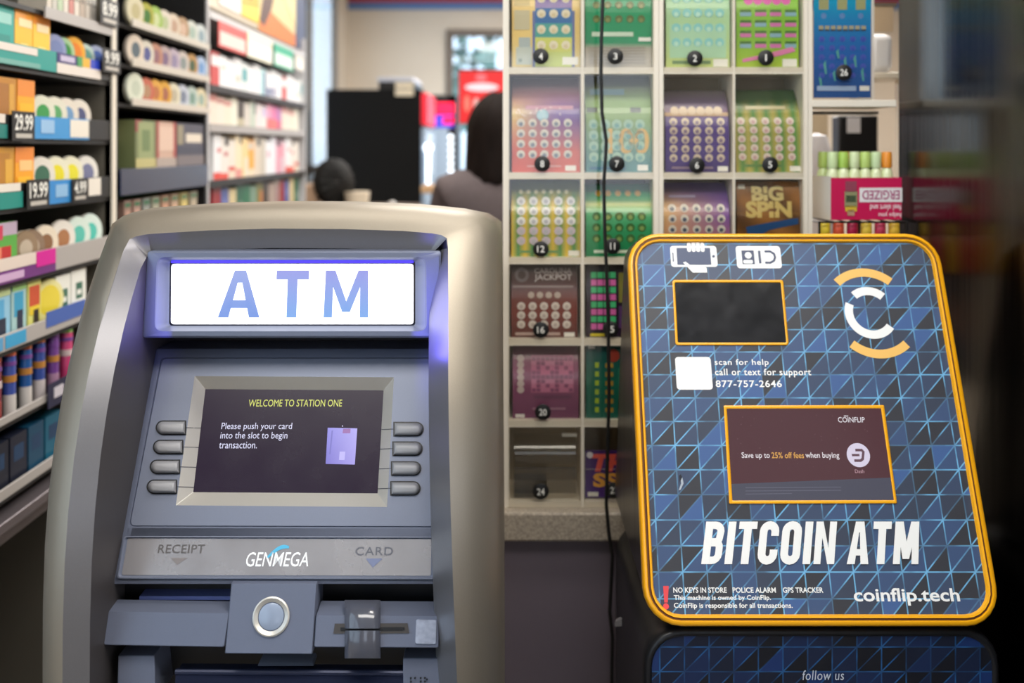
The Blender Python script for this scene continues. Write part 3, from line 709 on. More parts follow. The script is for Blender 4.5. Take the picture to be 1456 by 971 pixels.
def Z_(py, Y=YC): return CAM.z-(py-HY)/F*Y
ROWS = [-190, -45, 100, 250, 371, 487, 603, 719]      # picture heights of the dividers
def dispenser(cols, label, badges, zb=.938):
    """cols = wall positions (picture x)"""
    x0, x1 = X_(cols[0][0]), X_(cols[-1][1])
    d = empty('ticket_dispenser', ((x0+x1)/2, 1.6, zb), label, 'ticket dispenser', 'clear ticket dispensers on the counter')
    zt = Z_(ROWS[0])
    for k, (a, b) in enumerate(cols):
        MB().box(X_(a), X_(b), YC+.003, YC+.105, zb, zt).build('side_wall' if k in (0, len(cols)-1) else 'divider', m_case, d)
    MB().box(x0, x1, YC+.105, YC+.109, zb, zt).build('back_panel', m_back, d)
    for (a, b), (a2, b2) in zip(cols, cols[1:]):
        for k, r in enumerate(ROWS):
            z = Z_(r); h = .0052
            z0 = zb if k == len(ROWS)-1 else z-h
            MB().box(X_(b), X_(a2), YC+.003, YC+.105, z0, z+h).build('shelf', m_case, d)
        for r0, r1 in zip(ROWS, ROWS[1:]):
            MB().box(X_(b)-.001, X_(a2)+.001, YC, YC+.0018, Z_(r1)-.003, Z_(r0)-.0055).build('pane', ACRYL, d)
    for num, px, py in badges: badge(d, num, px, py, YC)
    return d
def badge(parent, num, px, py, Y):
    c = V3(X_(px, Y-.001), Y-.0003, Z_(py, Y-.001))
    o = MB().lathe(c, (0, -1, 0), [(.0124, 0), (.0124, .0008), (.0118, .0012)], 28).build('number_badge', m_badge, parent)
    w = .0024 if num == '1' else (.0078 if num == '11' else (.0062 if len(num) == 1 else .0118)); mb = MB()
    text(mb, num, lambda a, b: c+V3((a-.5)*w, -.0014, (b-.5)*.0105), None, 0, bold=.012); mb.build('numeral', m_numeral, o, smooth=0, weld=False)
D1 = dispenser([(715, 724), (826, 831), (929, 937)], 'clear ticket dispenser next to the silver cash machine, numbered 4 down to 24',
               [('4', 769, 80), ('3', 875, 80), ('8', 771, 233), ('7', 877, 233), ('12', 769, 354), ('11', 871, 350), ('16', 769, 469), ('15', 868, 468), ('20', 772, 586), ('24', 769, 699), ('23', 873, 697)])
D2 = dispenser([(937.5, 944), (1042, 1046), (1142, 1149.5)], 'clear ticket dispenser above the blue machine, holding tickets 1, 2, 5 and 6',
               [('2', 988, 83), ('1', 1089, 82), ('6', 991, 235), ('5', 1095, 234)])
# narrow holder beside the steel cabinet
D3 = empty('ticket_holder', (X_(1212), 1.6, Z_(153)), 'narrow open ticket holder against the steel cabinet with one blue ticket', 'ticket dispenser')
MB().box(X_(1150), X_(1156), YC+.003, YC+.105, .938, Z_(-190)).build('side_wall', m_case, D3)
MB().box(X_(1156), X_(1276), YC+.003, YC+.105, Z_(152), Z_(142)).build('shelf', m_case, D3, bevel=.001)
MB().box(X_(1156), X_(1276), YC+.08, YC+.105, Z_(160), Z_(155.5)).build('rail', mat('grey_rail', (120, 112, 104), .4), D3)
MB().box(X_(1240), X_(1276), YC+.1, YC+.105, Z_(142), Z_(-190)).build('back_panel', m_case, D3)
MB().box(X_(1156), X_(1241), YC+.004, YC+.0055, Z_(142), Z_(-80)).build('pane', ACRYL, D3)
badge(D3, '26', 1200, 103, YC+.004)

# --- tickets -----------------------------------------------------------
Y_T = 1.566
def mixc(a, b, t): return tuple(a[i]*(1-t)+b[i]*t for i in range(3))
def stops(lst):
    """colour by height; lst = [(b, colour), ...] from the bottom up"""
    def f(a, b):
        for (p, c), (q, d) in zip(lst, lst[1:]):
            if b <= q: return mixc(c, d, max(0, (b-p)/(q-p)))
        return lst[-1][1]
    return f
class Tk:
    def __init__(s, x0, y0, x1, y1, base, curl=.035, Y=Y_T, skew=0):
        s.x0, s.x1, s.z0, s.z1, s.Y, s.curl, s.skew = X_(x0, Y), X_(x1, Y), Z_(y1, Y), Z_(y0, Y), Y, curl, skew; s.mb = MB(); s.n = 0
        R = 18; C = 10
        rows = [[s.at(c/C, r/R) for c in range(C+1)] for r in range(R+1)]
        for r in range(R):
            for c in range(C):
                cc = [base(c/C, r/R), base((c+1)/C, r/R), base((c+1)/C, (r+1)/R), base(c/C, (r+1)/R)]
                s.mb.face([rows[r][c], rows[r][c+1], rows[r+1][c+1], rows[r+1][c]], cc)
        # roll behind the sheet
        top = [s.at(0, 1)+V3(0, .0, -.0), s.at(1, 1)]
        p0 = [s.at(0, 1), s.at(1, 1)]; rows2 = [p0]
        for k in range(1, 9):
            t = k/8*math.pi; rr_ = .5*min(.045, (s.z1-s.z0)*.4)
            rows2.append([p+V3(0, rr_*math.sin(t)*.6+.0, -rr_*(1-math.cos(t))) for p in p0])
        s.mb.grid(rows2, (196, 190, 178))
    def at(s, a, b, d=0.0):
        cv = s.curl*max(0, (b-.45)/.55)**2
        return V3(s.x0+(s.x1-s.x0)*a+s.skew*(b-.3), s.Y+cv+.002*(1-b)-d, s.z0+(s.z1-s.z0)*b)
    def nd(s): s.n += 1; return .0003+.00006*s.n
    def rect(s, a0, b0, a1, b1, col):
        d = s.nd(); n = 4
        for k in range(n):
            p = b0+(b1-b0)*k/n; q = b0+(b1-b0)*(k+1)/n
            s.mb.face([s.at(a0, p, d), s.at(a1, p, d), s.at(a1, q, d), s.at(a0, q, d)], col)
    def disc(s, a, b, r, col, n=12, ry=None):
        d = s.nd(); asp = (s.x1-s.x0)/(s.z1-s.z0); ry = ry if ry else r*asp
        s.mb.face([s.at(a+r*math.cos(2*math.pi*k/n), b+ry*math.sin(2*math.pi*k/n), d) for k in range(n)], col)
    def poly(s, pts, col):
        d = s.nd(); s.mb.face([s.at(a, b, d) for a, b in pts], col)
    def txt(s, body, a0, b0, a1, b1, col, bold=.01, shear=0):
        d = s.nd(); text(s.mb, body, lambda a, b: s.at(a0+(a1-a0)*a, b0+(b1-b0)*b, d), col, 0, bold, shear)
    def grid(s, nx, ny, a0, b0, a1, b1, r, col, inner=None, kind='d'):
        for i in range(nx):
            for j in range(ny):
                a = a0+(a1-a0)*i/max(1, nx-1); b = b0+(b1-b0)*j/max(1, ny-1)
                c = col(i, j) if callable(col) else col
                if kind == 'd': s.disc(a, b, r, c)
                else: s.rect(a-r, b-r*.7, a+r, b+r*.7, c)
                if inner: s.disc(a, b-.2*r, r*.55, inner(i, j) if callable(inner) else inner, 8)
                s.n = min(s.n, 6)
    def code(s, a0=.74, b0=.02, a1=.97, b1=.09): s.n = 8; s.rect(a0, b0, a1, b1, (244, 242, 236))
    def done(s, label):
        o = s.mb.build('lottery_ticket', GLOSSP, None, smooth=0, loc=(((s.x0+s.x1)/2), s.Y, s.z0), weld=False)
        return tag(o, label, 'lottery ticket', 'scratch tickets in the dispensers')
CR = (236, 226, 200)
t = Tk(728, -60, 825, 95, stops([(0, (232, 214, 150)), (.3, (240, 208, 130)), (1, (244, 214, 150))]))
t.rect(.30, .0, .92, 1, (110, 120, 170))
for b0, b1, c in ((.0, .14, (200, 214, 120)), (.14, .27, (214, 216, 110)), (.27, .40, (84, 168, 160)), (.40, .54, (62, 116, 178)), (.54, .66, (120, 96, 168)), (.66, .8, (168, 84, 140)), (.8, 1, (190, 120, 160))): t.rect(.34, b0, .88, b1, c)
t.grid(3, 6, .43, .20, .79, .92, .065, CR, (222, 206, 168)); t.rect(.03, .34, .26, .52, (206, 196, 164)); t.rect(.03, .56, .26, .62, (214, 190, 130)); t.rect(.03, .66, .26, .96, (206, 196, 164))
t.rect(.06, .02, .29, .18, (196, 204, 196)); t.rect(.10, .18, .27, .27, (176, 188, 190)); t.grid(2, 2, .12, .06, .23, .13, .03, (150, 164, 160)); t.code()
t.done('peach ticket with a rainbow column of cream circles, behind number 4')
t = Tk(832, -60, 927, 95, stops([(0, (190, 182, 168)), (.21, (186, 178, 164)), (.215, (40, 150, 104)), (.5, (34, 158, 108)), (1, (60, 172, 120))]))
t.grid(5, 5, .17, .44, .84, .96, .058, (92, 112, 62), (136, 146, 88)); t.rect(.10, .28, .72, .32, (214, 232, 214)); t.rect(.80, .235, .99, .27, (244, 242, 236))
for k in range(6): t.rect(.06, .03+.028*k, .9, .04+.028*k, (164, 156, 146))
t.done('plain green ticket with rows of olive circles, behind number 3')
t = Tk(947, -60, 1038, 98, stops([(0, (206, 220, 140)), (.25, (190, 222, 164)), (.6, (176, 220, 180)), (1, (196, 226, 170))]))
t.rect(.06, .1, .94, .98, (182, 224, 190)); t.grid(5, 6, .16, .24, .84, .9, .07, (146, 214, 214), (196, 236, 220)); t.rect(.1, .045, .7, .075, (120, 150, 110)); t.code()
t.done('pale mint ticket with turquoise circles, behind number 2')
t = Tk(1047, -60, 1136, 98, stops([(0, (178, 206, 70)), (.3, (140, 200, 70)), (1, (160, 214, 84))]))
for k in range(5): t.disc(.2+.15*k, .62, .075, (238, 110, 190), 12)
for j in range(4):
    for i in range(4): t.n = 5; t.rect(.06+.24*i, .19+.095*j, .24+.24*i, .225+.095*j, (224, 130, 190) if (i+j) % 3 else (150, 190, 210)); t.rect(.06+.24*i, .228+.095*j, .24+.24*i, .25+.095*j, (86, 130, 70))
t.poly([(.1, .06), (.7, .12), (.95, .16), (.9, .2), (.5, .14), (.1, .09)], (236, 140, 190)); t.rect(.1, .72, .9, .95, (150, 220, 90)); t.code()
t.done('lime green ticket with pink lettering bands, behind number 1')
t = Tk(1157, -60, 1239, 139, stops([(0, (44, 84, 150)), (.3, (44, 104, 190)), (.55, (40, 140, 206)), (.7, (20, 170, 220)), (1, (60, 190, 226))]), curl=.0, Y=1.562)
for k in range(3): t.rect(.09+.32*k, .63, .26+.32*k, .73, (176, 176, 128)); t.disc(.175+.32*k, .585, .05, (110, 150, 210))
for k in range(8): t.n = 6; t.rect(.09+.105*k, .49, .17+.105*k, .515, (184, 178, 150)); t.rect(.09+.105*k, .478, .17+.105*k, .488, (74, 84, 90))
t.grid(5, 5, .14, .16, .86, .42, .05, (84, 98, 196), (60, 90, 190))
for a, b, h in ((.2, .17, .1), (.36, .12, .08), (.55, .2, .1), (.72, .22, .09), (.85, .12, .1), (.12, .08, .09), (.42, .28, .07)): t.n = 8; t.poly([(a, b), (a+.03, b), (a+.01, b+h), (a-.03, b+h*.7)], (96, 176, 170))
t.rect(.06, .05, .74, .085, (168, 190, 226)); t.code(.8, .05, .97, .085)
t.done('bright blue ticket with three cream squares, beside the steel cabinet')
t = Tk(728, 108, 825, 247, lambda a, b: mixc(mixc((214, 88, 66), (222, 110, 92), a), mixc(mixc((240, 214, 130), (104, 70, 160), min(1, a*1.5)), mixc((190, 120, 130), (110, 90, 90), min(1, max(0, (b-.75)*6))), max(0, min(1, (b-.6)*4))), max(0, min(1, (b-.22)*2.6))))
t.rect(.2, .66, .9, .70, (206, 150, 170)); t.disc(.45, .6, .09, (150, 190, 206)); t.grid(5, 4, .13, .2, .82, .52, .062, (226, 218, 206), lambda i, j: (128, 136, 150)); t.rect(.22, .07, .72, .085, (236, 180, 170)); t.code(.78, .03, .94, .085)
for k in range(14): t.n = 7; t.disc(.05+random.random()*.8, .58+random.random()*.1, .012, (240, 220, 220), 6)
t.done('red and violet ticket with four rows of cream dots, behind number 8')
t = Tk(833, 106, 927, 247, lambda a, b: mixc((96, 148, 150), mixc((150, 180, 120), (106, 110, 92), max(0, min(1, (b-.72)*5))), max(0, min(1, (b-.1)*2.4))), skew=-.001)
t.grid(5, 4, .12, .17, .82, .5, .075, (176, 208, 184), (128, 178, 170))
t.txt('100', .34, .2, .96, .46, (232, 186, 92), bold=.02); t.rect(.02, .62, .18, .67, (70, 84, 70)); t.rect(.68, .62, .84, .67, (70, 84, 70)); t.rect(.08, .80, .6, .86, (120, 150, 160)); t.rect(.06, .04, .6, .07, (70, 120, 150)); t.code(.78, .03, .94, .09)
t.done('teal ticket with large amber digits, behind number 7')
t = Tk(946, 126, 1037, 246, stops([(0, (70, 56, 116)), (.15, (84, 68, 140)), (.65, (92, 70, 146)), (.72, (150, 120, 150)), (.8, (120, 104, 140)), (1, (104, 100, 96))]))
t.rect(.0, .675, 1, .72, (220, 190, 160)); t.grid(6, 1, .16, .74, .84, .74, .07, (232, 210, 186)); t.grid(5, 5, .13, .18, .87, .61, .062, (226, 208, 186), (140, 120, 150)); t.rect(.1, .05, .75, .075, (150, 130, 150)); t.code(.82, .02, .98, .08)
t.done('purple ticket with five rows of cream pots, behind number 6')
def stripes(c1, c2, n, ctop):
    def f(a, b):
        c = c1 if int(a*n*1.0001) % 2 == 0 else c2
        return mixc(c, ctop, max(0, min(1, (b-.72)*6)))
    return f
t = Tk(1046, 126, 1141, 247, stripes((196, 180, 96), (92, 152, 84), 10, (70, 96, 66)), skew=-.006)
t.grid(5, 5, .10, .2, .84, .62, .058, (236, 220, 210), (214, 176, 176)); t.rect(.1, .08, .7, .11, (110, 150, 90)); t.rect(.2, .76, .8, .80, (190, 180, 130)); t.code(.8, .03, .98, .09)
t.done('gold and green striped ticket with pinkish dots, behind number 5')
t = Tk(727, 258, 826, 366, stripes((232, 196, 66), (64, 150, 92), 10, (120, 130, 80)))
t.grid(5, 5, .14, .22, .86, .74, .062, lambda i, j: (246, 244, 244) if j > 1 else (214, 196, 214), (196, 196, 204)); t.grid(7, 1, .14, .86, .8, .86, .03, (226, 220, 180)); t.rect(.1, .06, .7, .09, (110, 160, 100)); t.code(.82, .02, .98, .09)
t.done('yellow and green striped ticket with bright white dots, behind number 12')
t = Tk(833, 262, 928, 366, stops([(0, (30, 130, 84)), (.4, (60, 168, 110)), (.62, (96, 190, 130)), (.72, (222, 226, 140)), (.8, (66, 160, 96)), (1, (44, 120, 70))]))
t.grid(5, 3, .16, .26, .84, .56, .065, (66, 116, 62), (140, 170, 96)); t.grid(5, 1, .2, .87, .8, .87, .045, (206, 160, 66)); t.rect(.12, .06, .8, .1, (220, 236, 220))
t.done('green ticket with a yellow band near its top, behind number 11')
t = Tk(944, 260, 1038, 366, lambda a, b: mixc((220, 150, 130), mixc(mixc((236, 190, 130), (126, 84, 170), a), (84, 70, 130), max(0, min(1, (b-.7)*4))), max(0, min(1, b*1.8))))
t.grid(5, 5, .13, .1, .87, .66, .062, (232, 224, 214), (86, 92, 110)); t.rect(.1, .80, .5, .83, (170, 160, 190))
t.done('orange and violet ticket just above the amber rim of the blue machine')
t = Tk(1048, 258, 1139, 366, lambda a, b: mixc((96, 66, 40), (166, 112, 58), .5+.5*math.sin(a*7+b*9)), curl=.012)
t.txt('BIG', .24, .74, .74, .94, (226, 206, 140), bold=.05); t.txt('SPIN', .14, .52, .86, .74, (222, 196, 120), bold=.05); t.poly([(.14, .4), (.5, .46), (.96, .52), (.96, .44), (.5, .36), (.2, .2)], (40, 84, 140)); t.rect(.28, .0, .84, .3, (120, 62, 44)); t.grid(3, 1, .38, .2, .74, .2, .07, (216, 190, 160)); t.rect(.03, .9, .14, .96, (230, 226, 210))
t.done('brown and gold ticket with two lines of chunky lettering above the blue machine')
t = Tk(727, 378, 821, 482, stops([(0, (92, 40, 36)), (.35, (132, 52, 44)), (.6, (120, 62, 54)), (.75, (84, 50, 48)), (1, (58, 44, 44))]), curl=.01)
t.txt('CAROLINA', .35, .89, .92, .96, (180, 168, 168), bold=.02); t.txt('JACKPOT', .35, .78, .92, .88, (206, 196, 196), bold=.02); t.disc(.16, .87, .11, (120, 108, 110)); t.disc(.16, .87, .06, (70, 52, 52)); t.rect(.02, .70, .94, .73, (150, 130, 128))
t.grid(4, 1, .3, .60, .7, .60, .05, (196, 176, 160)); t.grid(5, 3, .15, .2, .84, .45, .062, (238, 228, 220), (206, 190, 184)); t.rect(.06, .05, .74, .09, (196, 168, 160)); t.code(.8, .03, .96, .09)
t.done('dark red ticket with silver heading and white dots, behind number 16')
t = Tk(834, 378, 926, 482, stops([(0, (40, 26, 50)), (1, (46, 40, 52))]), curl=.008)
for j in range(8):
    for i in range(4): t.n = 3; t.rect(.07+.1*i, .13+.1*j, .155+.1*i, .21+.1*j, (226, 110, 186) if j % 2 == 0 else (74, 198, 132))
t.rect(.06, .035, .28, .075, (222, 206, 60)); t.rect(.5, .5, .95, .9, (130, 128, 62)); t.rect(.5, .15, .95, .45, (90, 60, 110))
t.done('black ticket with pink and green blocks, behind number 15')
t = Tk(729, 495, 823, 597, stops([(0, (116, 60, 98)), (.5, (150, 84, 122)), (.8, (160, 96, 130)), (1, (110, 76, 90))]), curl=.02)
t.rect(.28, .38, .92, .88, (206, 122, 160))
for i in range(9):
    for j in range(8):
        if (i*5+j*3+i*j) % 4 < 2: t.n = 5; t.rect(.29+.07*i, .39+.06*j, .35+.07*i, .44+.06*j, (150, 84, 124))
t.grid(1, 6, .12, .42, .12, .84, .055, (214, 196, 196)); t.rect(.32, .3, .88, .34, (120, 70, 104)); t.rect(.04, .03, .18, .08, (230, 226, 226)); t.rect(.3, .14, .8, .17, (170, 120, 150))
t.done('mauve crossword ticket, behind number 20')
t = Tk(833, 491, 926, 597, stops([(0, (36, 104, 92)), (.5, (30, 118, 98)), (1, (34, 92, 96))]), curl=.004)
for k in range(6): t.n = 5; t.rect(.14, .1+.12*k, .2, .17+.12*k, (178, 206, 60)); t.rect(.3, .1+.12*k, .42, .16+.12*k, (190, 150, 60))
t.disc(.42, .86, .1, (176, 70, 56)); t.rect(.04, .95, .14, .99, (236, 236, 230)); t.rect(.5, .2, .95, .7, (60, 140, 110))
t.done('teal green ticket half hidden behind the black cable, above the violet one')
t = Tk(832, 640, 926, 708, stops([(0, (84, 52, 136)), (1, (74, 44, 110))]), curl=.0)
t.txt('THE', .1, .55, .9, .92, (236, 98, 84), bold=.05, shear=.2); t.txt('SS', .12, .22, .5, .52, (244, 176, 80), bold=.05); t.rect(.04, .03, .2, .12, (236, 236, 230)); t.disc(.07, .9, .05, (226, 220, 230))
t.done('violet ticket with slanted red lettering in the lowest cell, beside the empty one')
# empty cell: clear curled sheets
m_roll = clear_mat('clear_plastic_sheet', (226, 222, 212), .10, .15)
er = MB(); rows = []
for k in range(12):
    q = math.pi*(k/11); rows.append([V3(x, YC+.045-.03*math.sin(q), Z_(628)-.028*(1-math.cos(q))) for x in (X_(731), X_(820))])
er.grid(rows); er.box(X_(731), X_(820), YC+.012, YC+.014, Z_(705), Z_(668)).box(X_(731), X_(778), YC+.014, YC+.05, Z_(712), Z_(688))
er.build('empty_insert', m_roll, D1)
MB().box(X_(800), X_(822), YC+.02, YC+.022, Z_(626), Z_(621)).build('white_tab', m_numeral, D1)

# black cable hanging in front of the tickets
cp = [(V3(X_(856, 1.505), 1.505, 2.74))]+[P(x, y, 1.505) for x, y in ((857, -60), (857, 0), (855, 60), (854.5, 105), (856, 160), (859, 180), (862, 200), (861, 225), (858.5, 260), (860, 330), (863, 400), (865, 470), (866, 560), (864, 640), (862, 716), (866, 760), (871, 790), (869, 830), (867, 870), (871, 905))]+[V3(.147, 1.52, .4), V3(.16, 1.52, .004)]
tag(MB().tube(cp, .0027, 8).build('power_cable', mat('black_cable', (20, 19, 18), .5), None, loc=(.147, 1.505, 0)), 'thin black cable hanging in front of the ticket dispensers', 'cable')

# bottles in a wire rack beside the steel cabinet
rk = empty('wire_rack', (.545, 1.6, .938), 'black wire rack holding the crimson carton beside the steel cabinet', 'rack')
rw = MB(); wr = .0016
m_wire = mat('black_wire', (24, 22, 22), .4, .5)
xa, xb, ya, yb = .478, .613, 1.548, 1.652
for z in (1.302, 1.384):
    for (p, q) in (((xa, ya), (xb, ya)), ((xb, ya), (xb, yb)), ((xb, yb), (xa, yb)), ((xa, yb), (xa, ya))):
        MB().tube([(p[0], p[1], z), (q[0], q[1], z)], wr, 6).build('wire', m_wire, rk)
    for k in range(1, 6): MB().tube([(xa+(xb-xa)*k/6, ya, z), (xa+(xb-xa)*k/6, yb, z)], wr*.8, 6).build('wire', m_wire, rk)
for x in (xa, xb):
    for y in (ya, yb): MB().tube([(x, y, .938), (x, y, 1.3855)], wr*1.2, 6).build('post', m_wire, rk)
C0 = V3(.4985, 1.5565, 1.387); CL = V3(.4835, 1.640, 1.387); CRr = V3(.613, 1.566, 1.387); CB = V3(.598, 1.648, 1.387)
bxt = empty('carton', (.55, 1.6, 1.387), 'open crimson carton with white side and upside-down lettering, full of small bottles', 'carton')
hgt = .066; th = .0012
def cwall(a, b, h, col): 
    n = (b-a).cross(V3(0, 0, 1)).normalized()*-th
    return MB().loft([[a, b, b+n, a+n], [a+V3(0, 0, h), b+V3(0, 0, h), b+n+V3(0, 0, h), a+n+V3(0, 0, h)]], col, 0, True, True)
fw = cwall(C0, CRr, hgt, (206, 22, 84)).build('front_wall', PRINT, bxt)
cwall(CL, C0, hgt+.002, (226, 220, 212)).build('side_wall', PRINT, bxt)
cwall(CRr, CB, hgt, (206, 22, 84)).build('side_wall', PRINT, bxt); cwall(CB, CL, hgt, (206, 22, 84)).build('back_wall', PRINT, bxt)
MB().face([C0, CRr, CB, CL], (200, 190, 170)).build('carton_base', PRINT, bxt)
ud = (CRr-C0); nf = V3(ud.y, -ud.x, 0).normalized()
cf = lambda a0, b0, a1, b1: (lambda a, b: C0+ud*(a0+(a1-a0)*a)+V3(0, 0, hgt*(b0+(b1-b0)*b))+nf*.0006)
cfm = MB(); f = cf(.40, .42, 1.12, .76); cfm.face([f(0, 0), f(.84, 0), f(.84, 1), f(0, 1)], (240, 236, 236))
text(cfm, 'ENERGIZED', cf(.44, .48, 1.16, .70), (176, 66, 120), 0, .012, flip=True) if False else None
vs, fs_ = glyphs('ENERGIZED', .012)
g2 = lambda a, b: C0+ud*(.44+.70*(1-a))+V3(0, 0, hgt*(.48+.22*(1-b)))+nf*.0009
i0 = len(cfm.v); keep = [v for v in range(len(vs)) if True]
cfm.v.extend([tuple(g2(a, b)) for a, b in vs])
for f_ in fs_:
    if all(1-vs[k][0] < .79 for k in f_): cfm.f.append(tuple(i0+k for k in f_)); cfm.c.append((176, 66, 120)); cfm.m.append(0)
text(cfm, 'feel alert and', cf(.55, .22, .99, .36), (250, 236, 240), 0, .01, flip=True)
text(cfm, 'helps you', cf(.67, .05, .99, .19), (250, 236, 240), 0, .01, flip=True)
for a0, b0, a1, b1, c in ((.20, .66, .36, .92, (150, 70, 90)), (.19, .30, .37, .68, (150, 150, 110)), (.2, .2, .36, .34, (226, 190, 60)), (.23, .1, .33, .24, (190, 150, 120)), (.21, .42, .35, .58, (60, 96, 70))):
    f = cf(a0, b0, a1, b1); cfm.face([f(0, 0)+nf*.0003, f(1, 0)+nf*.0003, f(1, 1)+nf*.0003, f(0, 1)+nf*.0003], c)
cfm.build('carton_print', PRINT, fw, smooth=0, weld=False)
capc = [(206, 226, 170), (170, 206, 90), (216, 230, 180), (190, 216, 120), (206, 226, 176), (238, 150, 50), (214, 228, 170)]
def bottle(x, y, z, body, cap, label, group, h=.105, r=.0098):
    o = MB().lathe((x, y, z), (0, 0, 1), [(r*.9, 0), (r, .003), (r, h*.62), (r*.85, h*.70), (r*.6, h*.76)], 14).build('small_bottle', mat('bottle_%d_%d_%d' % body, body, .25, coat=.3), None, loc=(x, y, z))
    MB().lathe((x, y, z), (0, 0, 1), [(r*.78, h*.76), (r*.84, h*.78), (r*.8, h*.98), (r*.7, h)], 14).build('cap', mat('cap_%d_%d_%d' % cap, cap, .35), o)
    return tag(o, label, 'bottle', group)
names = ['pale green', 'leaf green', 'whitish green', 'lime', 'pale lime', 'orange', 'cream green']
for k in range(6):
    p = C0+ud*(.10+.155*k)+V3(-.0035, .0165, 0)
    q = C0+ud*(.10+.155*k)+V3(-.0085, .048, 0)
    bottle(p.x, p.y, 1.3885, (222, 232, 186), capc[k], '%s capped bottle, front row of the crimson carton, number %s from white side' % (names[k], ['one', 'two', 'three', 'four', 'five', 'six'][k]), 'bottles in the carton')
    bottle(q.x, q.y, 1.3885, (214, 230, 170), capc[(k+3) % 7], '%s capped bottle, back row of the crimson carton, number %s from white side' % (names[(k+3) % 7], ['one', 'two', 'three', 'four', 'five', 'six'][k]), 'bottles in the carton')
lowc = [((232, 190, 50), (240, 210, 60)), ((226, 120, 60), (220, 90, 60)), ((206, 40, 90), (176, 30, 70)), ((236, 196, 60), (236, 200, 70)), ((190, 40, 80), (200, 60, 90)), ((230, 150, 60), (236, 190, 60))]
for k in range(6):
    bottle(xa+.013+.0218*k, ya+.016, 1.3036, lowc[k][0], lowc[k][1], '%s small bottle on the lower rack tier, number %s from the ticket holder' % (['yellow', 'orange', 'crimson', 'golden', 'dark pink', 'amber'][k], ['one', 'two', 'three', 'four', 'five', 'six'][k]), 'bottles on the lower rack tier', h=.0785, r=.0106)

# seen through the gap behind the holder
mo = empty('monitor', (.75, 2.2, .938), 'black till monitor with a white paper label, seen through the gap above the small bottles', 'monitor')
MB().box(X_(1193, 2.15), X_(1249, 2.15), 2.15, 2.2, Z_(262, 2.15), Z_(164, 2.15)).build('screen_housing', m_black, mo, bevel=.004)
MB().box(X_(1204, 2.15), X_(1223, 2.15), 2.148, 2.1495, Z_(189, 2.15), Z_(167, 2.15)).build('paper_label', mat('white_paper', (214, 212, 216), .7), mo)
MB().box(X_(1215, 2.15), X_(1228, 2.15), 2.165, 2.185, .95, Z_(260, 2.15)).build('stand_post', m_black, mo); MB().box(X_(1196, 2.15), X_(1246, 2.15), 2.09, 2.24, .938, .952).build('stand_base', m_black, mo)
t = MB().box(X_(1150, 2.05), X_(1180, 2.05), 2.06, 2.14, .938, Z_(160, 2.05), (206, 186, 156)).build('cardboard_box', PRINT, None, loc=(.63, 2.1, .938), bevel=.002); tag(t, 'tall beige cardboard box standing behind the ticket holder', 'box')
t = MB().lathe((X_(1161, 1.95), 1.95, .938), (0, 0, 1), [(.030, 0), (.033, .01), (.033, .50), (.03, .55), (.02, .585), (.003, .59)], 20, None).build('paper_towel_roll', mat('white_paper', (214, 212, 216), .7), None, loc=(X_(1161, 1.95), 1.95, .938)); tag(t, 'white paper roll standing between the beige box and the wire rack', 'paper roll')
pt = empty('paper_tray', (.66, 1.75, Z_(100, 1.75)), 'pale tray of white paper behind the blue ticket', 'tray')
MB().box(X_(1236, 1.75), X_(1300, 1.75), 1.74, 1.87, Z_(112, 1.75), Z_(103, 1.75)).build('tray_base', m_case, pt, bevel=.002); MB().box(.70, .72, 1.80, 1.82, .938, Z_(112, 1.75)).build('post', m_case, pt); MB().box(X_(1236, 1.75), X_(1270, 1.75), 1.745, 1.86, Z_(103, 1.75), Z_(48, 1.75)).build('paper_stack', mat('bright_paper', (236, 236, 240), .6), pt, bevel=.012)
MB().box(X_(1236, 1.75), X_(1268, 1.75), 1.742, 1.744, Z_(46, 1.75), Z_(10, 1.75)).build('note_card', mat('tan_card', (206, 182, 152), .7), pt); MB().box(X_(1238, 1.75), X_(1272, 1.75), 1.74, 1.75, Z_(10, 1.75), Z_(5, 1.75)).build('dark_clip', m_frame, pt)

# ================================================================ shelving along the wall
XS = -.80
def Yp(px, X=XS): return X*F/(px-HX)
m_rack = mat('black_rack', (24, 24, 26), .5)
m_greyp = mat('grey_rack_panel', (126, 120, 108), .45, .3)
m_raill = mat('grey_rail_strip', (176, 170, 166), .4)
m_metal = mat('shelf_metal', (120, 112, 116), .35, .6)
def shelfunit(name, y0, y1, zs, label, far=m_rack, board=m_rack, top=2.25, depth=.42, back=m_rack):
    u = empty(name, (XS-.2, (y0+y1)/2, 0), label, 'shelf unit')
    MB().box(XS-depth, XS-depth+.01, y0, y1, .03, top).build('back_panel', back, u)
    MB().box(XS-depth+.01, XS, y1-.015, y1, 0, top).build('side_panel', far, u); MB().box(XS-depth+.01, XS, y0, y0+.015, 0, top).build('side_panel', far, u)
    S_ = []
    for z in zs: S_.append(MB().box(XS-depth+.01, XS-.004, y0+.015, y1-.015, z-.008, z).build('shelf', board, u))
    MB().box(XS-depth+.01, XS-.02, y0+.015, y1-.015, 0, .10).build('kick_plate', m_metal, u)
    return u, S_
def rail(par, y0, y1, z0, z1, m, X=XS): return MB().box(X-.004, X, y0, y1, z0, z1).build('price_rail', m, par, bevel=.0006)
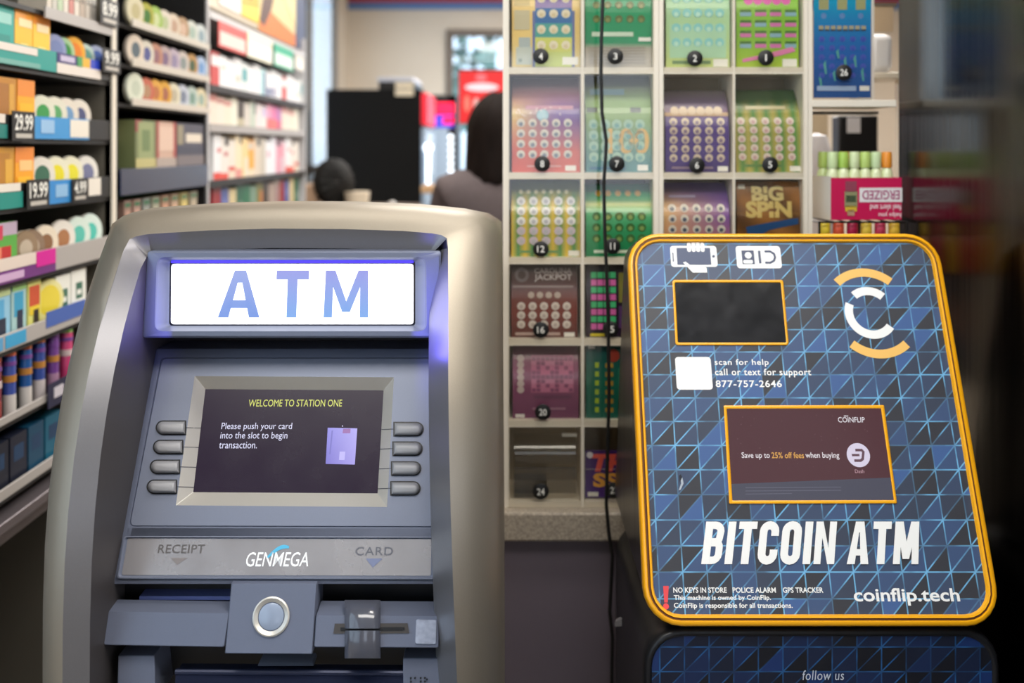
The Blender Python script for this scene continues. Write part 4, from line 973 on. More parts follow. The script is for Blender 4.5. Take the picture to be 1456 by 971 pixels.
def strip(par, px0, px1, z0, z1, col, name='price_strip', X=XS+.0006, txt=None, tcol=(240, 238, 230), tz=None):
    mb = MB(); a, b = Yp(px0, X), Yp(px1, X)
    mb.box(X-.0006, X+.0006, a, b, z0, z1, col); o = mb.build(name, PRINT, par)
    if txt:
        q = MB(); t0, t1 = tz or (.35, .9)
        text(q, txt, lambda u, v: V3(X+.0012, a+(b-a)*(.1+.8*u), z0+(z1-z0)*(t0+(t1-t0)*v)), tcol, bold=.02)
        q.face([V3(X+.0012, a+(b-a)*.14, z0+(z1-z0)*.10), V3(X+.0012, a+(b-a)*.86, z0+(z1-z0)*.10), V3(X+.0012, a+(b-a)*.86, z0+(z1-z0)*.25), V3(X+.0012, a+(b-a)*.14, z0+(z1-z0)*.25)], (190, 184, 174))
        q.build('price_numerals', PRINT, o, smooth=0, weld=False)
    return o
def can(px, z, r, side, rimc, midc, label, group, X=XS-.016, th=.0105, turn=15, midr=.62, ring=None):
    """round tin standing on its edge, lid towards the aisle"""
    a = math.radians(-turn); ax = V3(math.cos(a), math.sin(a), 0); Y = Yp(px, X); c = V3(X, Y, z+r)-ax*th
    cols = [side, side, rimc, rimc, ring or rimc, midc, midc]
    mb = MB(); prof = [(r*.94, 0), (r, .002), (r, th-.003), (r*.95, th), (r*.84, th), (r*midr, th+.0004), (r*midr*.5, th+.0004), (0, th+.0005)]
    mb.lathe(c, ax, prof, 22, lambda i, j: cols[min(i, 6)])
    o = mb.build('snuff_tin', GLOSSP, None, smooth=40, loc=(c.x, c.y, z)); return tag(o, label, 'tin', group)
def carton(px0, px1, z, h, d, main, label, group, bands=(), X=XS-.012, name='carton', cat='carton', side=None):
    y0, y1 = Yp(px0, X)+.0008, Yp(px1, X)-.0008; mb = MB(); sd = side or main
    mb.box(X-d, X, y0, y1, z, z+h, sd)
    e = .0005; mb.face([(X+e, y0, z), (X+e, y1, z), (X+e, y1, z+h), (X+e, y0, z+h)], main)
    mb.face([(X-d, y0-e, z), (X, y0-e, z), (X, y0-e, z+h), (X-d, y0-e, z+h)], sd)
    for k, (a0, b0, a1, b1, c) in enumerate(bands):
        e = .0008+.0003*k; mb.face([(X+e, y0+(y1-y0)*a0, z+h*b0), (X+e, y0+(y1-y0)*a1, z+h*b0), (X+e, y0+(y1-y0)*a1, z+h*b1), (X+e, y0+(y1-y0)*a0, z+h*b1)], c)
    o = mb.build(name, PRINT, None, smooth=0, loc=(X, (y0+y1)/2, z), weld=False); return tag(o, label, cat, group)

# ---- first unit: tins, cartons, tubes ------------------------------------
RZ = [(1.632, 1.668), (1.515, 1.553), (1.403, 1.443), (1.285, 1.325), (1.178, 1.205), (1.063, 1.075), (.945, .962)]
u1, sh = shelfunit('tobacco_rack', 1.16, 2.0, [z0 for z0, _ in RZ]+[1.735], 'dark shelf rack of cartons and tins with coloured price rails and grey end panel', far=m_greyp)
rl = [rail(sh[k], 1.178, 1.983, z0, z1, m_rack if k < 3 else m_raill) for k, (z0, z1) in enumerate(RZ)]
MB().box(XS-.05, XS+.012, 1.18, 1.985, .90, .918).build('ledge', m_metal, u1, bevel=.002); MB().box(XS-.06, XS-.02, 1.18, 1.985, .862, .90).build('ledge_front', m_metal, u1)
MB().box(XS-.012, XS+.004, 1.985, 2.003, 0, 2.25).build('corner_post', m_case, u1)
z0, z1 = RZ[0]
strip(rl[0], -60, 80, z0, z1, (16, 150, 140)); strip(rl[0], -60, 53, z0+.022, z1-.002, (226, 216, 206), X=XS+.0016); strip(rl[0], -60, 57, z0+.001, z0+.009, (110, 170, 160), X=XS+.0016)
strip(rl[0], 81, 143, z0, z0+.018, (226, 216, 206)); strip(rl[0], 81, 110, z0+.018, z1, (48, 38, 112)); strip(rl[0], 86, 106, z0+.022, z1-.004, (196, 186, 214), X=XS+.0016)
strip(rl[0], 110, 128, z0+.018, z1, (226, 176, 40)); strip(rl[0], 110, 117, z0+.018, z1, (60, 150, 80), X=XS+.0016); strip(rl[0], 128, 142, z0+.018, z1, (40, 66, 190))
strip(u1, 146, 171, 1.648, 1.694, (20, 19, 20), 'price_card', XS+.008, '9.99'); strip(u1, 143, 168, 1.74, 1.79, (20, 19, 20), 'price_card', XS+.008, '8.99')
z0, z1 = RZ[1]
strip(rl[1], -60, 10, z0, z0+.022, (10, 120, 112)); strip(rl[1], -60, 7, z0+.024, z1, (226, 216, 206)); strip(rl[1], 17, 49, z0-.004, z1+.006, (18, 17, 18), 'price_card', XS+.005, '29.99')
strip(rl[1], 44, 126, z0, z1, (56, 146, 208)); strip(rl[1], 58, 77, z0+.010, z1-.005, (150, 190, 226), X=XS+.0016); strip(rl[1], 100, 126, z0+.004, z1-.002, (232, 224, 210), X=XS+.0016)
z0, z1 = RZ[2]
strip(rl[2], -60, 32, z0, z0+.026, (14, 138, 126)); strip(rl[2], -60, 29, z0+.027, z1, (230, 222, 210)); strip(rl[2], 38, 70, z0-.004, z1+.004, (18, 17, 18), 'price_card', XS+.005, '19.99')
strip(rl[2], 62, 101, z0-.001, z1, (46, 136, 204)); strip(rl[2], 79, 96, z0+.010, z1-.008, (140, 184, 222), X=XS+.0016); strip(rl[2], 103, 124, z0-.002, z1, (18, 17, 18), 'price_card', XS+.005, '4.99'); strip(rl[2], 126, 143, z0+.006, z1-.001, (234, 226, 214))
z0, z1 = RZ[3]
strip(rl[3], -60, 52, z0+.021, z1, (226, 210, 198)); strip(rl[3], -60, 79, z0, z0+.020, (110, 46, 122)); strip(rl[3], -60, 34, z0+.004, z0+.016, (206, 170, 206), X=XS+.0016); strip(rl[3], 52, 79, z0+.014, z1, (214, 20, 150), X=XS+.0016)
z0, z1 = RZ[4]
strip(rl[4], 8, 37, z0+.004, z1-.003, (60, 160, 206)); strip(rl[4], 66, 121, z0+.012, z1+.012, (70, 100, 176)); strip(rl[4], -60, 4, z0+.004, z1-.003, (90, 160, 206))
z0, z1 = RZ[5]
strip(rl[5], 68, 106, z0-.012, z1+.018, (34, 36, 66), 'price_card', XS+.004); strip(rl[5], 77, 90, z0+.002, z1+.008, (206, 200, 210), X=XS+.0056)
G1 = 'tins on the front rack'; ZA = RZ[0][0]
GC = 'cartons on the front rack'
wl = (.1, .66, .9, .86, (244, 232, 206))
carton(-22, 20, ZA, .098, .06, (30, 162, 150), 'teal carton on the top price-railed shelf, first before the two yellow ones', GC, [(.1, .68, .9, .86, (150, 206, 196)), (.2, .28, .85, .5, (20, 140, 130))])
carton(20.5, 46, ZA, .098, .06, (250, 190, 40), 'yellow carton touching the teal one on the upper shelf of the front rack', GC, [(0, .8, 1, 1, (248, 160, 50)), (.2, .7, .95, .84, (252, 222, 170)), (.3, .32, .7, .42, (252, 220, 130))])
carton(46.5, 71, ZA, .098, .06, (252, 200, 46), 'yellow carton touching the pale blue tin on the upper shelf of the front rack', GC, [(0, .8, 1, 1, (248, 150, 50)), (.2, .68, .9, .82, (252, 222, 170)), (.25, .32, .7, .42, (252, 226, 140))])
for px, r, sc_, rc, mc, nm in ((79, .030, (120, 130, 170), (150, 160, 200), (130, 144, 190), 'pale blue tin beside the yellow cartons'), (92, .029, (60, 130, 60), (170, 206, 160), (64, 146, 74), 'green tin beside the pale blue one'), (106, .032, (210, 120, 40), (244, 178, 70), (240, 140, 60), 'orange tin standing tallest on the upper shelf'), (122, .028, (90, 140, 140), (196, 216, 206), (110, 160, 150), 'whitish teal tin beside the orange one'), (138, .029, (80, 96, 160), (180, 190, 220), (96, 120, 190), 'blue lidded tin at the far end of the upper shelf')):
    can(px, ZA+.012, r, sc_, rc, mc, nm, G1)
ZB = RZ[1][0]
carton(-14, 23, ZB, .098, .06, (196, 132, 40), 'brownish amber printed carton on the shelf with the blue price rail', GC, [(.2, .3, .8, .9, (170, 110, 40)), (.7, .4, .9, .9, (216, 160, 60))])
carton(24, 49, ZB, .098, .06, (248, 170, 26), 'orange carton above the 29.99 price card', GC, [(0, .72, 1, 1, (236, 140, 46)), (.1, .4, .9, .6, (252, 184, 20))])
for px, rc, mc, nm in ((61, (226, 226, 206), (70, 160, 90), 'white and green tin directly beside the orange carton over the blue rail'), (79, (228, 224, 206), (96, 170, 110), 'white and green tin second along over the blue rail'), (96, (230, 220, 206), (120, 160, 200), 'white tin with a light blue middle over the blue rail'), (114, (230, 222, 210), (84, 90, 130), 'white tin with dark blue middle beside the tall beige card')):
    can(px, ZB+.012, .0325, (206, 200, 186), rc, mc, nm, G1, midr=.5)
t = MB().box(XS-.05, XS-.046, Yp(127, XS-.05), Yp(160, XS-.05), ZB, ZB+.118, (196, 176, 156)); t = t.build('leaflet', PRINT, None, loc=(XS-.05, 1.93, ZB)); tag(t, 'tall beige printed card standing at the far end of the front rack', 'leaflet')
ZC_ = RZ[2][0]
carton(-14, 20, ZC_, .098, .06, (206, 146, 44), 'golden printed carton on the shelf with the 19.99 price card', GC, [(.1, .4, .8, .9, (188, 126, 40)), (.6, .3, .9, .8, (226, 170, 60))])
carton(21, 48, ZC_, .098, .06, (250, 166, 26), 'orange carton beside the dark green and white tin', GC, [(0, .74, 1, 1, (240, 140, 50)), (.2, .6, .9, .78, (250, 200, 130)), (.1, .38, .8, .5, (252, 190, 40))])
for px, rc, mc, nm in ((60, (232, 226, 214), (60, 110, 90), 'white tin with dark green middle above the 19.99 card'), (81, (236, 232, 206), (236, 222, 50), 'white tin with yellow middle, nearer of the yellow pair'), (102, (236, 232, 206), (238, 228, 60), 'white tin with yellow middle, farther of the yellow pair'), (124, (232, 228, 220), (120, 124, 160), 'white tin with slate blue middle above the 4.99 card')):
    can(px, ZC_+.014, .034, (210, 204, 190), rc, mc, nm, G1, midr=.55)
ZD = RZ[3][0]
carton(-24, 24, ZD, .095, .06, (90, 170, 70), 'green box with red mark above the magenta price strip', GC, [(0, .78, 1, 1, (190, 170, 190)), (.3, .72, .55, .96, (206, 60, 90)), (.5, .3, .8, .6, (190, 40, 40)), (0, .2, .5, .6, (226, 130, 100))])
for px, rc, mc, nm, r in ((37, (150, 126, 100), (196, 180, 160), 'brown rimmed tin beside the green box', .03), (47, (140, 116, 96), (186, 170, 150), 'dull brown tin second from the green box', .03), (66, (236, 222, 200), (140, 100, 70), 'white tin with brown ring touching the magenta strip', .032), (90, (236, 230, 220), (176, 120, 80), 'white tin with larger brown emblem beside the teal pair', .034), (112, (220, 236, 226), (90, 196, 180), 'white and teal tin, nearer of the teal pair', .035), (129, (224, 240, 232), (80, 200, 184), 'white and teal tin at the far end, farther of the teal pair', .036)):
    can(px, ZD+.016, r, (200, 190, 174), rc, mc, nm, G1, midr=.5)
ZE = RZ[4][0]
carton(-30, 14, ZE, .10, .02, (150, 200, 226), 'light blue blister pack half outside the picture with a dark lighter', 'blister packs', [(.2, .3, .8, .8, (90, 170, 214)), (.55, .1, .85, .5, (36, 44, 66)), (0, .85, 1, 1, (190, 206, 150))], name='blister_pack', cat='blister pack')
carton(16, 37, ZE, .10, .02, (170, 206, 206), 'turquoise blister pack with a dark lighter on the shelf above the tubes', 'blister packs', [(.15, .45, .8, .85, (60, 160, 200)), (.35, .12, .75, .55, (40, 46, 70)), (0, .88, 1, 1, (150, 196, 120))], name='blister_pack', cat='blister pack')
carton(39, 58, ZE, .098, .02, (216, 214, 120), 'red and yellow blister pack beside the yellow tin', 'blister packs', [(.1, .5, .9, .9, (206, 84, 50)), (.1, .4, .9, .55, (236, 206, 50)), (.4, .14, .8, .48, (50, 40, 36))], name='blister_pack', cat='blister pack')
can(70, ZE+.014, .039, (226, 206, 90), (240, 232, 160), (240, 218, 70), 'yellow faced tin beside the red and yellow pack', G1, midr=.7)
carton(79, 100, ZE, .092, .06, (240, 240, 230), 'white box with dark green emblem beside the yellow tin', GC, [(.3, .38, .8, .72, (60, 110, 90)), (.38, .46, .7, .56, (240, 240, 230))])
carton(101, 122, ZE, .095, .06, (242, 242, 234), 'white box with dark green emblem next to the silver machine edge', GC, [(.3, .42, .75, .74, (60, 110, 90)), (.36, .5, .66, .6, (242, 242, 234))])
ZF = RZ[5][0]
def tube(px, z, h, r, base, body, capc_, label):
    Y = Yp(px, XS-.02); t = MB().lathe((XS-.02, Y, z), (0, 0, 1), [(r, 0), (r, h*.30), (r*.97, h*.32), (r*.97, h*.86), (r*.9, h*.88)], 14, lambda i, j: base if i < 2 else body).build('drink_tube', GLOSSP, None, loc=(XS-.02, Y, z))
    MB().lathe((XS-.02, Y, z+h*.88), (0, 0, 1), [(r*.98, 0), (r, .002), (r, h*.12), (r*.85, h*.14)], 14, capc_).build('cap', GLOSSP, t)
    b = MB(); r1 = r+.0005
    b.lathe((XS-.02, Y, z+h*.5), (0, 0, 1), [(r1, 0), (r1, h*.1)], 14, (190, 130, 60) if body[2] > 120 else (210, 190, 190)); b.lathe((XS-.02, Y, z+h*.74), (0, 0, 1), [(r1, 0), (r1, h*.06)], 14, (120, 70, 150)); b.build('label_band', GLOSSP, t)
    return tag(t, label, 'tube', 'tubes on the lower shelf')
tube(-8, ZF, .112, .0105, (150, 60, 60), (120, 40, 60), (200, 90, 60), 'dark red tube half outside the picture edge')
tube(13, ZF, .112, .0105, (206, 200, 196), (60, 80, 160), (244, 120, 80), 'blue tube with white base and coral cap')
tube(36, ZF, .112, .0105, (206, 200, 196), (30, 84, 150), (206, 110, 60), 'deep blue tube with white base and brown-orange cap')
tube(55, ZF, .114, .0105, (200, 190, 190), (50, 74, 150), (248, 140, 70), 'blue tube with white base and bright orange cap')
tube(75, ZF, .112, .0105, (170, 130, 160), (110, 60, 140), (120, 70, 150), 'purple tube with purple cap between orange and green caps')
tube(94, ZF, .112, .0115, (190, 60, 110), (196, 66, 116), (150, 214, 110), 'pink tube with lime green cap')
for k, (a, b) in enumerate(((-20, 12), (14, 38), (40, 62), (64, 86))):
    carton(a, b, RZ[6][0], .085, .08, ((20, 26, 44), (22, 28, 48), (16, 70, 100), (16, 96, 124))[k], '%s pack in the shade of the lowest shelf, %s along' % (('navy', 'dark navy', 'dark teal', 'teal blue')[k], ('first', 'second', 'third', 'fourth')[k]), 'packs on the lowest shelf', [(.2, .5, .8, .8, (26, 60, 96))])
# slim packs on the topmost ledge
tr = rail(sh[7], 1.70, 1.985, 1.722, 1.742, m_raill, XS+.004)
for k in range(9):
    a = 66+k*7.9; c = [(206, 196, 180), (190, 186, 174), (176, 196, 160), (214, 204, 190), (196, 120, 110), (222, 212, 198), (206, 190, 176), (226, 216, 204), (214, 206, 196)][k]
    carton(a, a+7.4, 1.736, .072, .05, c, '%s slim pack on the topmost ledge of the front rack, %s from its near end' % (('beige', 'grey', 'greenish', 'cream', 'reddish', 'ivory', 'sand', 'off-white', 'pearl')[k], ('first', 'second', 'third', 'fourth', 'fifth', 'sixth', 'seventh', 'eighth', 'last')[k]), 'slim packs on the ledge', [(.1, .5, .9, .7, tuple(int(x*.75) for x in c))])

# ---- second unit: clear trays of tins ----------------------------------
u2, sh2 = shelfunit('tin_rack', 2.005, 2.612, [1.757, 1.674, 1.592, 1.456, 1.335], 'black rack of tin trays between the front rack and the cigarette shelves')
m_tray = mat('clear_white_tray', (206, 198, 184), .3)
for k, z in enumerate((1.757, 1.674, 1.592)):
    rail(sh2[k], 2.07, 2.6, z-.004, z+.012, m_tray, XS+.012)
ORD = ('first', 'second', 'third', 'fourth', 'fifth', 'sixth', 'seventh', 'eighth', 'ninth')
rowsC = [[((214, 206, 176), (190, 180, 140), 'cream'), ((170, 170, 70), (70, 120, 60), 'olive'), ((160, 190, 100), (200, 210, 160), 'light green'), ((220, 210, 196), (180, 190, 150), 'ivory'), ((216, 200, 180), (190, 160, 140), 'sand'), ((180, 150, 120), (210, 180, 160), 'tan'), ((210, 214, 206), (170, 190, 180), 'grey white'), ((206, 214, 214), (150, 170, 180), 'bluish white')],
         [((220, 206, 190), (96, 110, 120), 'cream and slate'), ((216, 210, 196), (90, 96, 150), 'white and blue'), ((190, 140, 120), (150, 110, 120), 'rust'), ((190, 170, 170), (130, 110, 140), 'mauve'), ((190, 176, 190), (150, 140, 170), 'lilac'), ((206, 196, 190), (140, 150, 150), 'grey'), ((190, 150, 100), (80, 100, 80), 'bronze'), ((180, 200, 230), (120, 160, 210), 'light blue')],
         [((220, 224, 206), (196, 204, 186), 'pale green white'), ((200, 110, 90), (180, 140, 110), 'red'), ((226, 170, 80), (190, 120, 80), 'amber'), ((220, 166, 70), (170, 110, 90), 'gold'), ((226, 220, 196), (190, 180, 160), 'cream'), ((200, 206, 220), (130, 140, 160), 'silver'), ((190, 206, 200), (130, 160, 150), 'grey green'), ((226, 214, 180), (160, 180, 170), 'ivory')]]
for j, z in enumerate((1.757, 1.674, 1.592)):
    for k, (rc, mc, nm) in enumerate(rowsC[j]):
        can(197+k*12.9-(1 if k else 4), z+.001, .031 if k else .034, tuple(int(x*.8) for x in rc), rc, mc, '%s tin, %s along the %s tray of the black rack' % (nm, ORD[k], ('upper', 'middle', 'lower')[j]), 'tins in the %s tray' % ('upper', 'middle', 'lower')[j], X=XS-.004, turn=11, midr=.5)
GB = 'boxes on the black rack'
carton(192, 221, 1.456, .104, .08, (120, 130, 86), 'box with a pale green arch emblem under the tin trays', GB, [(.0, .75, .3, 1, (150, 70, 66)), (.12, .2, .88, .96, (150, 160, 110)), (.3, .35, .7, .8, (110, 130, 80)), (0, 0, 1, .2, (190, 180, 120))], X=XS-.004)
carton(222, 250, 1.456, .104, .08, (206, 170, 150), 'pinkish box between the arch emblem box and the dark box', GB, [(0, .2, .12, 1, (170, 80, 70)), (.85, .2, 1, 1, (176, 80, 74)), (.1, .35, .85, .9, (222, 190, 170)), (0, 0, 1, .2, (176, 160, 150))], X=XS-.004)
carton(251, 292, 1.456, .104, .08, (74, 74, 88), 'dark box with a cream label next to the cigarette shelves', GB, [(.3, .55, .85, .76, (226, 214, 196)), (0, .3, 1, .45, (60, 62, 80)), (0, 0, 1, .24, (120, 110, 112)), (0, .5, .2, .95, (150, 140, 116))], X=XS-.004)
rail(sh2[3], 2.022, 2.60, 1.402, 1.456, mat('navy_rail', (40, 50, 78), .25), XS+.006)
rd_ = rail(sh2[4], 2.06, 2.36, 1.330, 1.346, mat('red_rail', (226, 48, 52), .4), XS+.010); rail(sh2[4], 2.47, 2.60, 1.330, 1.346, mat('red_rail', (226, 48, 52), .4), XS+.010)
strip(sh2[4], 245, 271, 1.318, 1.352, (26, 24, 26), 'price_card', XS+.008, '3.99')
MB().box(XS-.12, XS-.118, 2.03, 2.58, 1.336, 1.40).build('green_backing', mat('green_card', (16, 120, 60), .5), u2)
for k in range(8):
    c = [(150, 120, 106), (160, 130, 116), (130, 136, 130), (150, 150, 130), (170, 130, 106), (170, 140, 116), (176, 160, 96), (150, 140, 120)][k]
    carton(176+k*13.4, 176+k*13.4+10.5, 1.3365, .052, .05, c, '%s pouch above the red rail, %s from the near end' % (('brown', 'rosy brown', 'grey green', 'greyish', 'copper', 'light copper', 'mustard', 'taupe')[k], ORD[k]), 'pouches above the red rail', [(.2, .2, .8, .6, tuple(min(255, int(x*1.25)) for x in c)), (.1, .75, .9, .9, (40, 110, 70))], X=XS-.008, name='pouch', cat='pouch')

# ---- third unit: cigarette shelves and posters ---------------------------
m_white = mat('white_shelf', (206, 204, 206), .4)
u3, sh3 = shelfunit('cigarette_shelf', 2.616, 3.86, [1.86, 1.665, 1.558, 1.408, 1.285], 'bright shelves of white cigarette packs below a strip of posters', far=m_white, board=m_white, back=m_white, top=1.92)
for k, z in enumerate((1.86, 1.665, 1.558, 1.408)):
    rail(sh3[k], 2.632, 3.84, z-.016, z+.004, (m_white, m_rack, m_raill, m_rack)[k], XS+.002)
MB().box(XS-.10, XS-.02, 2.62, 3.86, 1.885, 2.6).build('header_panel', mat('cream_panel', (222, 210, 190), .6), u3)
def psign(a, b, z0, z1, col, col2, label):
    X = XS+.006; y0, y1 = Yp(a, X), Yp(b, X); mb = MB(); mb.box(X-.002, X, y0, y1, z0, z1, col)
    mb.face([(X+.0006, y0+.01, z0+(z1-z0)*.1), (X+.0006, y1-.01, z0+(z1-z0)*.1), (X+.0006, y1-.01, z0+(z1-z0)*.62), (X+.0006, y0+.01, z0+(z1-z0)*.62)], col2)
    return mb.build('price_sign', PRINT, sh3[0], smooth=0, weld=False)
for a in ((311, 350, 1.775, 1.845, (232, 84, 80), (246, 214, 206), ''), (352, 387, 1.775, 1.85, (244, 240, 214), (250, 250, 250), ''), (390, 417, 1.775, 1.85, (52, 176, 140), (226, 246, 236), ''), (420, 432, 1.79, 1.84, (240, 236, 226), (250, 248, 240), '')): psign(*a)
def poster(a, b, z0, z1, pieces, label):
    X = XS-.016; y0, y1 = Yp(a, X), Yp(b, X); mb = MB(); mb.box(X-.003, X, y0, y1, z0, z1, pieces[0]); fn = lambda u, v, e: V3(X+e, y0+(y1-y0)*u, z0+(z1-z0)*v)
    for k, (pts, c) in enumerate(pieces[1:]): mb.face([fn(u, v, .0005+.0004*k) for u, v in pts], c)
    return mb.build('poster', PRINT, u3, smooth=0, weld=False)
poster(312, 343, 1.90, 2.5, [(240, 236, 230)], '')
poster(343.5, 368, 1.90, 2.5, [(248, 170, 30), ([(0, 0), (1, 0), (1, .08), (0, .05)], (252, 216, 70)), ([(0, .14), (.5, .1), (1, .16), (1, 1), (0, 1)], (226, 90, 24)), ([(0, .2), (.4, .16), (.5, 1), (0, 1)], (190, 40, 20))], '')
poster(368.5, 420, 1.88, 2.5, [(232, 206, 150), ([(0, 0), (1, 0), (1, .07), (.6, .10), (.2, .14), (0, .06)], (222, 120, 40)), ([(0, .05), (.12, .03), (.3, .14), (.45, .3), (.5, 1), (.25, 1), (.1, .2)], (84, 44, 30)), ([(.5, .3), (1, .12), (1, 1), (.55, 1)], (238, 222, 160))], '')
poster(421, 434, 1.88, 2.5, [(70, 84, 120)], '')
def row(px0, px1, n, z, h, cols, nm, group):
    for k in range(n):
        a = px0+(px1-px0)*k/n; b = px0+(px1-px0)*(k+1)/n; c, bands = cols[k % len(cols)]
        # equal widths along the shelf, not along the picture
        ya, yb_ = Yp(px0, XS-.012), Yp(px1, XS-.012); y_a = ya+(yb_-ya)*k/n; y_b = ya+(yb_-ya)*(k+1)/n
        a = HX+(XS-.012)*F/y_a; b = HX+(XS-.012)*F/y_b
        carton(a, b, z, h*(1-.06*((k*7) % 3)), .09, c, '%s, %s from the near end of the %s' % (NAME(c), NUM[k], nm), group, bands, name='cigarette_pack', cat='pack')
NUM = ('first', 'second', 'third', 'fourth', 'fifth', 'sixth', 'seventh', 'eighth', 'ninth', 'tenth', 'eleventh', 'twelfth', 'thirteenth', 'fourteenth', 'fifteenth', 'sixteenth', 'seventeenth', 'eighteenth')
def NAME(c):
    r, g, b = c
    if min(c) > 205: return 'white pack'
    if r > 190 and g < 110: return 'red pack'
    if r > 200 and g > 130 and b < 110: return 'orange pack'
    if r > 200 and b > 130 and g < 170: return 'pink pack'
    if b > r+20 and b > g: return 'blue pack'
    if g > r+20: return 'green pack'
    if r > 200: return 'cream pack'
    if max(c) < 90: return 'dark pack'
    return 'greyish pack'
w_ = (240, 240, 242); RED = (222, 56, 56)
rw_ = (w_, [(0, 0, 1, .2, (236, 230, 226)), (.1, .6, .9, .8, (222, 226, 232))])
row(300, 432, 16, 1.665, .098, [((206, 70, 66), [(0, .6, 1, .9, (240, 236, 236))]), (w_, [(.2, .6, .8, .7, (214, 206, 190))]), (w_, []), (w_, [(.2, .3, .8, .5, (206, 206, 190))]), ((226, 232, 232), [(.1, .4, .9, .8, (96, 170, 176))]), (w_, []), (w_, [(.2, .2, .8, .5, (214, 236, 236))]), ((190, 226, 230), [(.6, 0, 1, .9, (40, 96, 140))]), (w_, [(.2, .1, .9, .4, (60, 84, 140))]), (w_, [(.2, .1, .7, .4, (90, 96, 150))]), (w_, [])], 'tall white row', 'packs in the tall white row')
row(297, 424, 16, 1.565, .082, [((236, 222, 206), [(0, .75, 1, 1, (214, 140, 130))]), ((238, 226, 212), [(0, .75, 1, .95, (206, 150, 140))]), ((232, 226, 206), [(0, .75, 1, .95, (214, 150, 140))]), ((236, 232, 214), []), ((60, 50, 40), [(0, 0, 1, .3, (190, 180, 150))]), ((214, 206, 196), []), ((196, 206, 190), [(.7, .5, 1, 1, (30, 84, 60))]), ((236, 222, 222), []), ((232, 226, 222), [(.2, .5, .9, .9, (206, 190, 226))]), ((240, 160, 190), [(0, 0, 1, .4, (240, 110, 110))]), ((226, 120, 170), [(0, 0, 1, .4, (244, 120, 110))]), ((190, 120, 180), [(0, 0, 1, .4, (206, 90, 130))])], 'cream and pink row', 'packs in the cream and pink row')
row(303, 424, 15, 1.412, .125, [(w_, [(0, 0, 1, .16, (226, 70, 56)), (.5, .6, 1, .7, (220, 130, 130))]), ((238, 230, 222), [(0, 0, 1, .14, (230, 80, 60)), (.4, .55, .9, .65, (206, 110, 110)), (.5, .8, 1, 1, (40, 36, 36))]), ((236, 226, 214), [(0, .2, 1, .3, (222, 70, 60)), (.2, .0, .9, .2, (240, 220, 196))]), ((244, 226, 190), [(0, 0, 1, .2, (230, 150, 140)), (.7, .8, 1, 1, (40, 36, 36))]), ((246, 214, 150), [(.4, .0, 1, .5, (240, 226, 206))]), ((246, 172, 50), [(0, .0, 1, .2, (240, 220, 190)), (0, .75, .8, .95, (220, 206, 190))]), ((226, 210, 190), [(.5, .75, 1, .95, (40, 36, 36))]), ((206, 196, 180), []), ((240, 240, 244), [(.2, .5, .8, .7, (226, 190, 200))]), ((236, 236, 244), []), ((230, 160, 180), [(.2, .8, .9, 1, (60, 46, 56))]), ((226, 196, 206), [(0, .5, .4, .9, (236, 130, 150))])], 'mixed bright row', 'packs in the mixed bright row')
row(302, 424, 14, 1.288, .105, [((150, 30, 40), []), ((80, 96, 160), [(.2, .4, .8, .7, (110, 120, 180))]), ((214, 196, 150), []), ((20, 96, 70), [(.4, .2, .9, .5, (120, 150, 130))]), ((30, 110, 76), []), ((120, 150, 130), []), ((120, 116, 50), [(.5, .3, 1, .7, (190, 120, 60))]), ((60, 46, 36), []), ((170, 150, 140), []), ((176, 160, 150), [(.3, .2, .7, .8, (150, 100, 110))])], 'dusky lowest row', 'packs in the dusky lowest row')

# ================================================================ the far end of the shop
def bx(name, x0, x1, y0, y1, z0, z1, m, par, bv=.003): return MB().box(x0, x1, y0, y1, z0, z1).build(name, m, par, bevel=bv)
YK = 5.7; kx0, kx1 = X_(464, YK), X_(606, YK); kz = Z_(127, YK)
ck = empty('drinks_cooler', ((kx0+kx1)/2, 6.0, 0), 'tall black drinks cooler seen from its plain side, near the windows', 'cooler')
bx('cabinet_body', kx0, kx1-.03, YK, 6.35, .03, kz, mat('matt_black', (9, 9, 10), .7, spec=.2), ck); bx('plinth', kx0+.02, kx1-.05, YK+.03, 6.3, 0, .03, m_black, ck, 0)
bx('door_glass', kx1-.03, kx1, YK+.02, 6.33, .12, kz-.22, mat('cooler_glass', (150, 165, 180), .15, emit=(120, 140, 165), es=.35), ck); bx('header', kx1-.03, kx1+.004, YK+.02, 6.33, kz-.20, kz-.02, mat('red_header', (210, 30, 46), .4, emit=(214, 30, 50), es=.9), ck)
m_tl = mat('white_led', (250, 252, 255), .4, emit=(225, 240, 255), es=2.6)
bx('light_tube', kx1+.001, kx1+.02, YK-.004, YK+.012, Z_(262, YK), Z_(205, YK), m_tl, ck, 0)
MB().lathe((kx1+.012, YK-.006, Z_(210, YK)), (0, -1, 0), [(.026, 0), (.024, .006), (.001, .008)], 16).build('lamp', m_tl, ck)
tr_ = empty('till_tray', (X_(562, YK), 5.9, kz), 'flat black tray with a white label lying on the black cooler', 'tray')
bx('tray_body', X_(538, YK), X_(590, YK), YK+.01, 6.2, kz, kz+.045, m_black, tr_); bx('lid', X_(536, YK), X_(588, YK), YK+.02, 6.2, kz+.045, kz+.07, mat('pale_lid', (196, 200, 214), .4), tr_); bx('label', X_(562, YK), X_(588, YK), YK+.004, YK+.008, kz+.006, kz+.04, mat('cream_label', (226, 214, 190), .6), tr_, 0)
bx('label', X_(562, YK), X_(588, YK), YK-.003, YK-.0005, kz-.037, kz-.001, mat('cream_label', (226, 214, 190), .6), ck, 0)
YG = 6.75; gx0, gx1 = X_(613, YG), X_(650, YG); gz = Z_(135, YG)
cg = empty('glass_door_cooler', ((gx0+gx1)/2, 7.0, 0), 'narrow glass-door cooler with a red lit header and a column of white lights', 'cooler')
